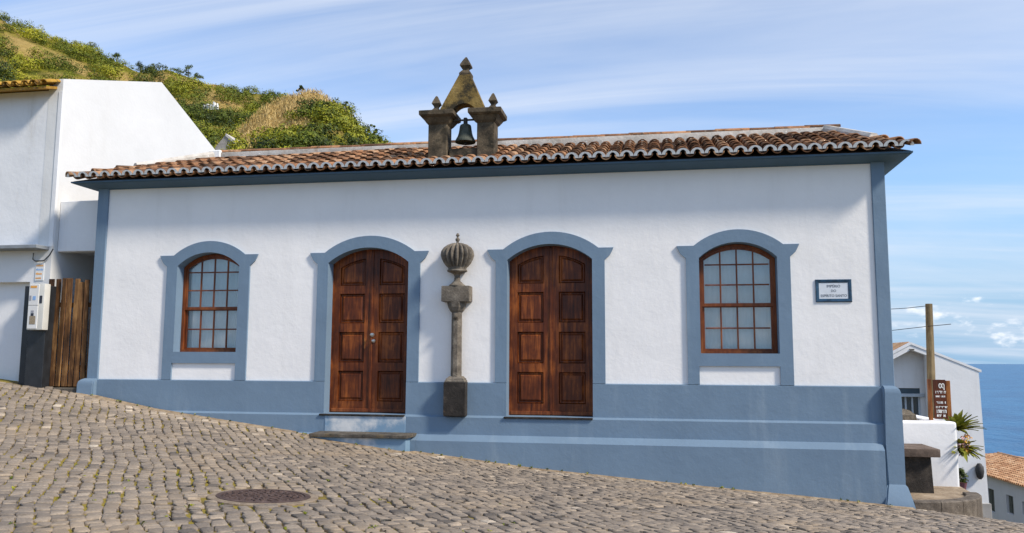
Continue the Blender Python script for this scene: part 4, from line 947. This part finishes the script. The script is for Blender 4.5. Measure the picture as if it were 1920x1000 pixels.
dkg = simple('dark_glass', (.03, .055, .08), .12, .2, 3, 0, spec=.8); gyf = simple('grey_frame', (.45, .5, .54), .5, .08, 5, 0)
wn = box('window', lx+.2, w1, HY+.66, HY+.72, wb, wt, dkg, rh, 0)
zbar = Q(1700, 742, .6)[1]; box('shutter_box', lx+.2, w1-.002, HY+.6, HY+.66, zbar+.08, wt-.002, simple('slate_blind', (.06, .09, .11), .6, .1, 5, 0), wn, 0); box('window_bar', lx+.2, w1+.12, HY+.48, HY+.66, zbar-.04, zbar+.07, gyf, wn, .01)
for px_ in (1692, 1700.5, 1713, 1726): x_ = at(px_, 760, HY+.6)[0]; box('mullion', x_-.06, x_, HY+.62, HY+.665, wb, zbar-.04, gyf, wn, .005)
rb = []
for x_, z_ in ((lx-.2, rl(lx-.2)), ap, (rx+.08, rl(rx+.08))): rb.append((x_, z_))
V = []
for y_ in (HY-.02, HY+8):
    for x_, z_ in rb: V += [(x_, y_, z_+.01), (x_, y_, z_+.09)]
link('verge', mesh('verge', V[:6]+[(a, b_+.25, c) for a, b_, c in V[:6]], [(0, 2, 3, 1), (2, 4, 5, 3), (1, 3, 9, 7), (3, 5, 11, 9), (4, 10, 11, 5), (0, 6, 8, 2), (2, 8, 10, 4)], white_far), rh)
hr = link('roof', mesh('roof', [(x_, y_, z_+.05) for y_ in (HY+.24, HY+8) for x_, z_ in rb], [(0, 1, 4, 3), (1, 2, 5, 4)], tile_l), rh)
sv, sf = [], []
for side in (0, 1):
    (xa, za), (xb, zb2) = (rb[0], rb[1]) if side == 0 else (rb[2], rb[1])
    for k in range(36):
        y_ = HY+.3+k*.21; o_ = len(sv); d = Vector((xb-xa, 0, zb2-za)); up = Vector((0, 0, 1))
        for t in (0, 1):
            for i in range(5): a = math.pi*i/4; sv.append((xa+d.x*t, y_+.09*math.cos(a), za+d.z*t+.05+.07*math.sin(a)))
        sf += [(o_+i, o_+i+1, o_+6+i, o_+5+i) for i in range(4)]
tag(link('roof_tiles', mesh('roof_tiles', sv, sf, tile_l, True), hr), kind='stuff')
box('side_wall', rx-.2, rx+.1, HY+.3, HY+8, zb, er[1]-.05, white_far, rh, 0)
box('wall_vent', at(1705, 655, HY)[0], at(1714, 655, HY)[0], HY-.03, HY+.002, Q(1708, 656.5)[1], Q(1708, 654.5)[1], basalt, rh, .004)
box('wall_base', at(1816, 940, HY)[0], rx+.13, HY-.05, HY+.3, zb, Q(1840, 944)[1], simple('grey_base_render', (.36, .34, .31), .9, .2, 3, .3), rh, .01)
# dark oval wall lantern and small pot
def lantern(px, py, h, name, label, cat):
    q = at(px, py, HY-.1); root = thing(name, q, label, cat)
    lathe('lantern_body', q[0], q[1], [(.04, q[2]-h/2), (.10, q[2]-h*.35), (.13, q[2]), (.12, q[2]+h*.3), (.05, q[2]+h/2)], iron, root, 14); box('bracket', q[0]-.03, q[0]+.03, q[1], HY+.01, q[2]+h*.1, q[2]+h*.2, iron, root, .005)
lantern(1837, 884, .5, 'wall_lantern', 'dark oval lantern on the right edge of the white house wall', 'lantern')
q = at(1804.5, 900, HY-.15); hp = thing('hanging_plant', q, 'small dark plant in a pot hung on the white house wall', 'plant')
lathe('pot', q[0], q[1], [(.09, q[2]-.32), (.13, q[2]-.1), (.14, q[2]-.08)], simple('pot_clay', (.2, .08, .09), .7, .2, 5, .2), hp, 14); V, t = leaf_cloud(np.array([q+[0, 0, .12], q+[.05, 0, -.05], q+[-.04, 0, .2]]), np.array([.16, .13, .12]), 60, .05, np.array([.15, .2, .1]), 1.2, 3); cloud_obj('leaves', V, t, scrubmat, hp); box('bracket', q[0]-.02, q[0]+.02, q[1], HY+.01, q[2]-.2, q[2]-.16, iron, hp, .004)

# ---- low tiled house down the street
A_ = at(1838, 884, 46); B_ = at(1990, 926, 36); lh = thing('tiled_house', (float(A_[0]), float(A_[1]), -11), 'low white house with pale orange tiled roof down the street by the sea', 'house')
az = A_[2]; u2 = Vector((B_[0]-A_[0], B_[1]-A_[1], 0)); LL = u2.length; u2.normalize(); n2 = Vector((-u2.y, u2.x, 0))     # n2 points away from the street
def lp_(s, d, z): v = Vector((A_[0], A_[1], 0))+u2*s+n2*d; return (v.x, v.y, z)
def lbox(name, s0, s1, d0, d1, z0, z1, mat, parent): return link(name, mesh(name, [lp_(s, d, z) for z in (z0, z1) for s, d in ((s0, d0), (s1, d0), (s1, d1), (s0, d1))], [(3, 2, 1, 0), (4, 5, 6, 7), (0, 1, 5, 4), (1, 2, 6, 5), (2, 3, 7, 6), (3, 0, 4, 7)], mat), parent)
def s_at(px, py):
    d = ray(px, py); M2 = np.array([[d[0], -u2.x], [d[1], -u2.y]]); k = np.linalg.solve(M2, np.array([A_[0]-CAM[0], A_[1]-CAM[1]])); return k[1], CAM[2]+d[2]*k[0]
ops = []
for (xa, xb, ya, yb) in ((1849, 1863, 914, 958), (1886, 1899, 927, 963), (1916, 1930, 940, 968)):
    s0, z1 = s_at(xa, ya); s1, _ = s_at(xb, ya); _, z0 = s_at((xa+xb)/2, yb); ops.append((s0, s1, z0, z1))
zlow = -15; prev = -7; walls = []
for k, (s0, s1, z0, z1) in enumerate(ops):
    lbox('wall', prev, s0, 0, .35, zlow, az, white_far, lh); lbox('wall', s0, s1, 0, .35, z1, az, white_far, lh); lbox('wall', s0, s1, 0, .35, zlow, z0, white_far, lh); prev = s1
    wdw = lbox('window', s0, s1, .2, .3, z0, z1, simple('dark_opening_%d' % k, (.03, .035, .035), .5, .2, 4, 0), lh)
    lbox('shutter', s0+.1, s0+(s1-s0)*.45, .12, .19, z0+.03, z1-.05, simple('grey_green_shutter_%d' % k, (.12, .13, .11), .7, .2, 6, .2), wdw); lbox('shutter', s0+(s1-s0)*.55, s1-.08, .12, .19, z0+.03, z1-.05, MATS['grey_green_shutter_%d' % k], wdw)
lbox('wall', prev, LL, 0, .35, zlow, az, white_far, lh); lbox('end_wall', -7, -6.7, .35, 8, zlow, az+.2, white_far, lh); lbox('rear_wall', -7, LL, 7.6, 8, zlow, az, white_far, lh)
RD = 4.2
d_ = ray(1885, 851); k_ = np.linalg.solve(np.array([[d_[0], -u2.x], [d_[1], -u2.y]]), np.array([A_[0]+n2.x*RD-CAM[0], A_[1]+n2.y*RD-CAM[1]])); rise = float(CAM[2]+d_[2]*k_[0]-az)-.15; print('rise', rise)
hr2 = link('roof', mesh('roof', [lp_(-7.2, -.35, az-.05), lp_(LL, -.35, az-.05), lp_(LL, RD, az+rise), lp_(-7.2, RD, az+rise), lp_(LL, 8.4, az), lp_(-7.2, 8.4, az)], [(0, 1, 2, 3), (3, 2, 4, 5)], tile_l), lh)
sv, sf = [], []; rr_ = random.Random(3)
for k in range(int((LL+7.2)/.24)):
    s = -7.1+k*.24
    for r_ in range(13):
        t0, t1 = r_/13, (r_+1.12)/13; o_ = len(sv); jz = rr_.uniform(0, .02)
        for t, ra in ((t0, .105), (t1, .085)):
            for i in range(5): a = math.pi*i/4; sv.append(lp_(s+ra*math.cos(a), -.38+(RD+.38)*t, az-.05+(rise+.05)*t+ra*math.sin(a)+jz+(.02 if t == t0 else 0)))
        sf += [(o_+i, o_+i+1, o_+6+i, o_+5+i) for i in range(4)]
tag(link('roof_tiles', mesh('roof_tiles', sv, sf, tile_l, True), hr2), kind='stuff')
for k in range(int((LL+7.2)/.5)):
    s = -7.2+k*.5; V = []
    for t, ra in ((0, .15), (.56, .12)):
        for i in range(5): a = math.pi*i/4; V.append(lp_(s+t, RD+ra*math.cos(a), az+rise+ra*math.sin(a)+.03))
    link('ridge_tile', mesh('ridge_tile', V, [(i, i+1, 6+i, 5+i) for i in range(4)], tile_l, True), hr2)

# ---- hut and ruin on the hill
hutst = stone('hut_stone', (.2, .18, .16), (.36, .33, .30), (.5, .46, .42), scale=1.5)
def on_hill(hill, px, v): return hill.pt(head(px, 250)[0], v)
hb = on_slope(knoll, 443, 284); hb[1] -= 1.2; hd = float(np.linalg.norm(hb-CAM)); hut = thing('stone_hut', tuple(hb), 'small grey stone hut roof on the hillside just above the chapel ridge', 'hut')
sx_ = hd/FPX*1.25
prism('hut_gable', [(hb[0]-24*sx_, hb[2]-1.5), (hb[0]-24*sx_, hb[2]+2*sx_), (hb[0]-8*sx_, hb[2]+21*sx_), (hb[0]+8*sx_, hb[2]+4*sx_), (hb[0]+8*sx_, hb[2]-1.5)], [], hb[1], hb[1]+.3, hutst, hut)
loft('hut_roof', [[(hb[0]-8*sx_, hb[1]-.1, hb[2]+22*sx_), (hb[0]+30*sx_, hb[1]-.1, hb[2]-8*sx_), (hb[0]+30*sx_, hb[1]-.1, hb[2]-12*sx_), (hb[0]-8*sx_, hb[1]-.1, hb[2]+18*sx_)], [(hb[0]-8*sx_, hb[1]+3, hb[2]+22*sx_), (hb[0]+30*sx_, hb[1]+3, hb[2]-8*sx_), (hb[0]+30*sx_, hb[1]+3, hb[2]-12*sx_), (hb[0]-8*sx_, hb[1]+3, hb[2]+18*sx_)]], simple('pale_hut_roof', (.55, .52, .48), .9, .15, 3, .3), hut)
rub = on_slope(main, 404, 210); rub[1] -= 2.0; rub[2] += .3; rd = float(np.linalg.norm(rub-CAM)); ru = thing('white_ruin', tuple(rub), 'tiny white broken walls among bushes on the terraced hill', 'ruin'); sx_ = rd/FPX
for k, (a, b_, h) in enumerate(((-14, -8, 8), (-7, -2, 10), (0, 4, 8), (5, 10, 14), (12, 15, 9))): loft('wall_stub', [[(rub[0]+a*sx_, rub[1], rub[2]-5*sx_), (rub[0]+b_*sx_, rub[1], rub[2]-5*sx_), (rub[0]+b_*sx_, rub[1]+.5, rub[2]-5*sx_), (rub[0]+a*sx_, rub[1]+.5, rub[2]-5*sx_)], [(rub[0]+(a+1)*sx_, rub[1], rub[2]+h*sx_*.7), (rub[0]+(b_-1.5)*sx_, rub[1], rub[2]+h*sx_*.6), (rub[0]+(b_-1.5)*sx_, rub[1]+.5, rub[2]+h*sx_*.6), (rub[0]+(a+1)*sx_, rub[1]+.5, rub[2]+h*sx_*.7)]], whitewash, ru)
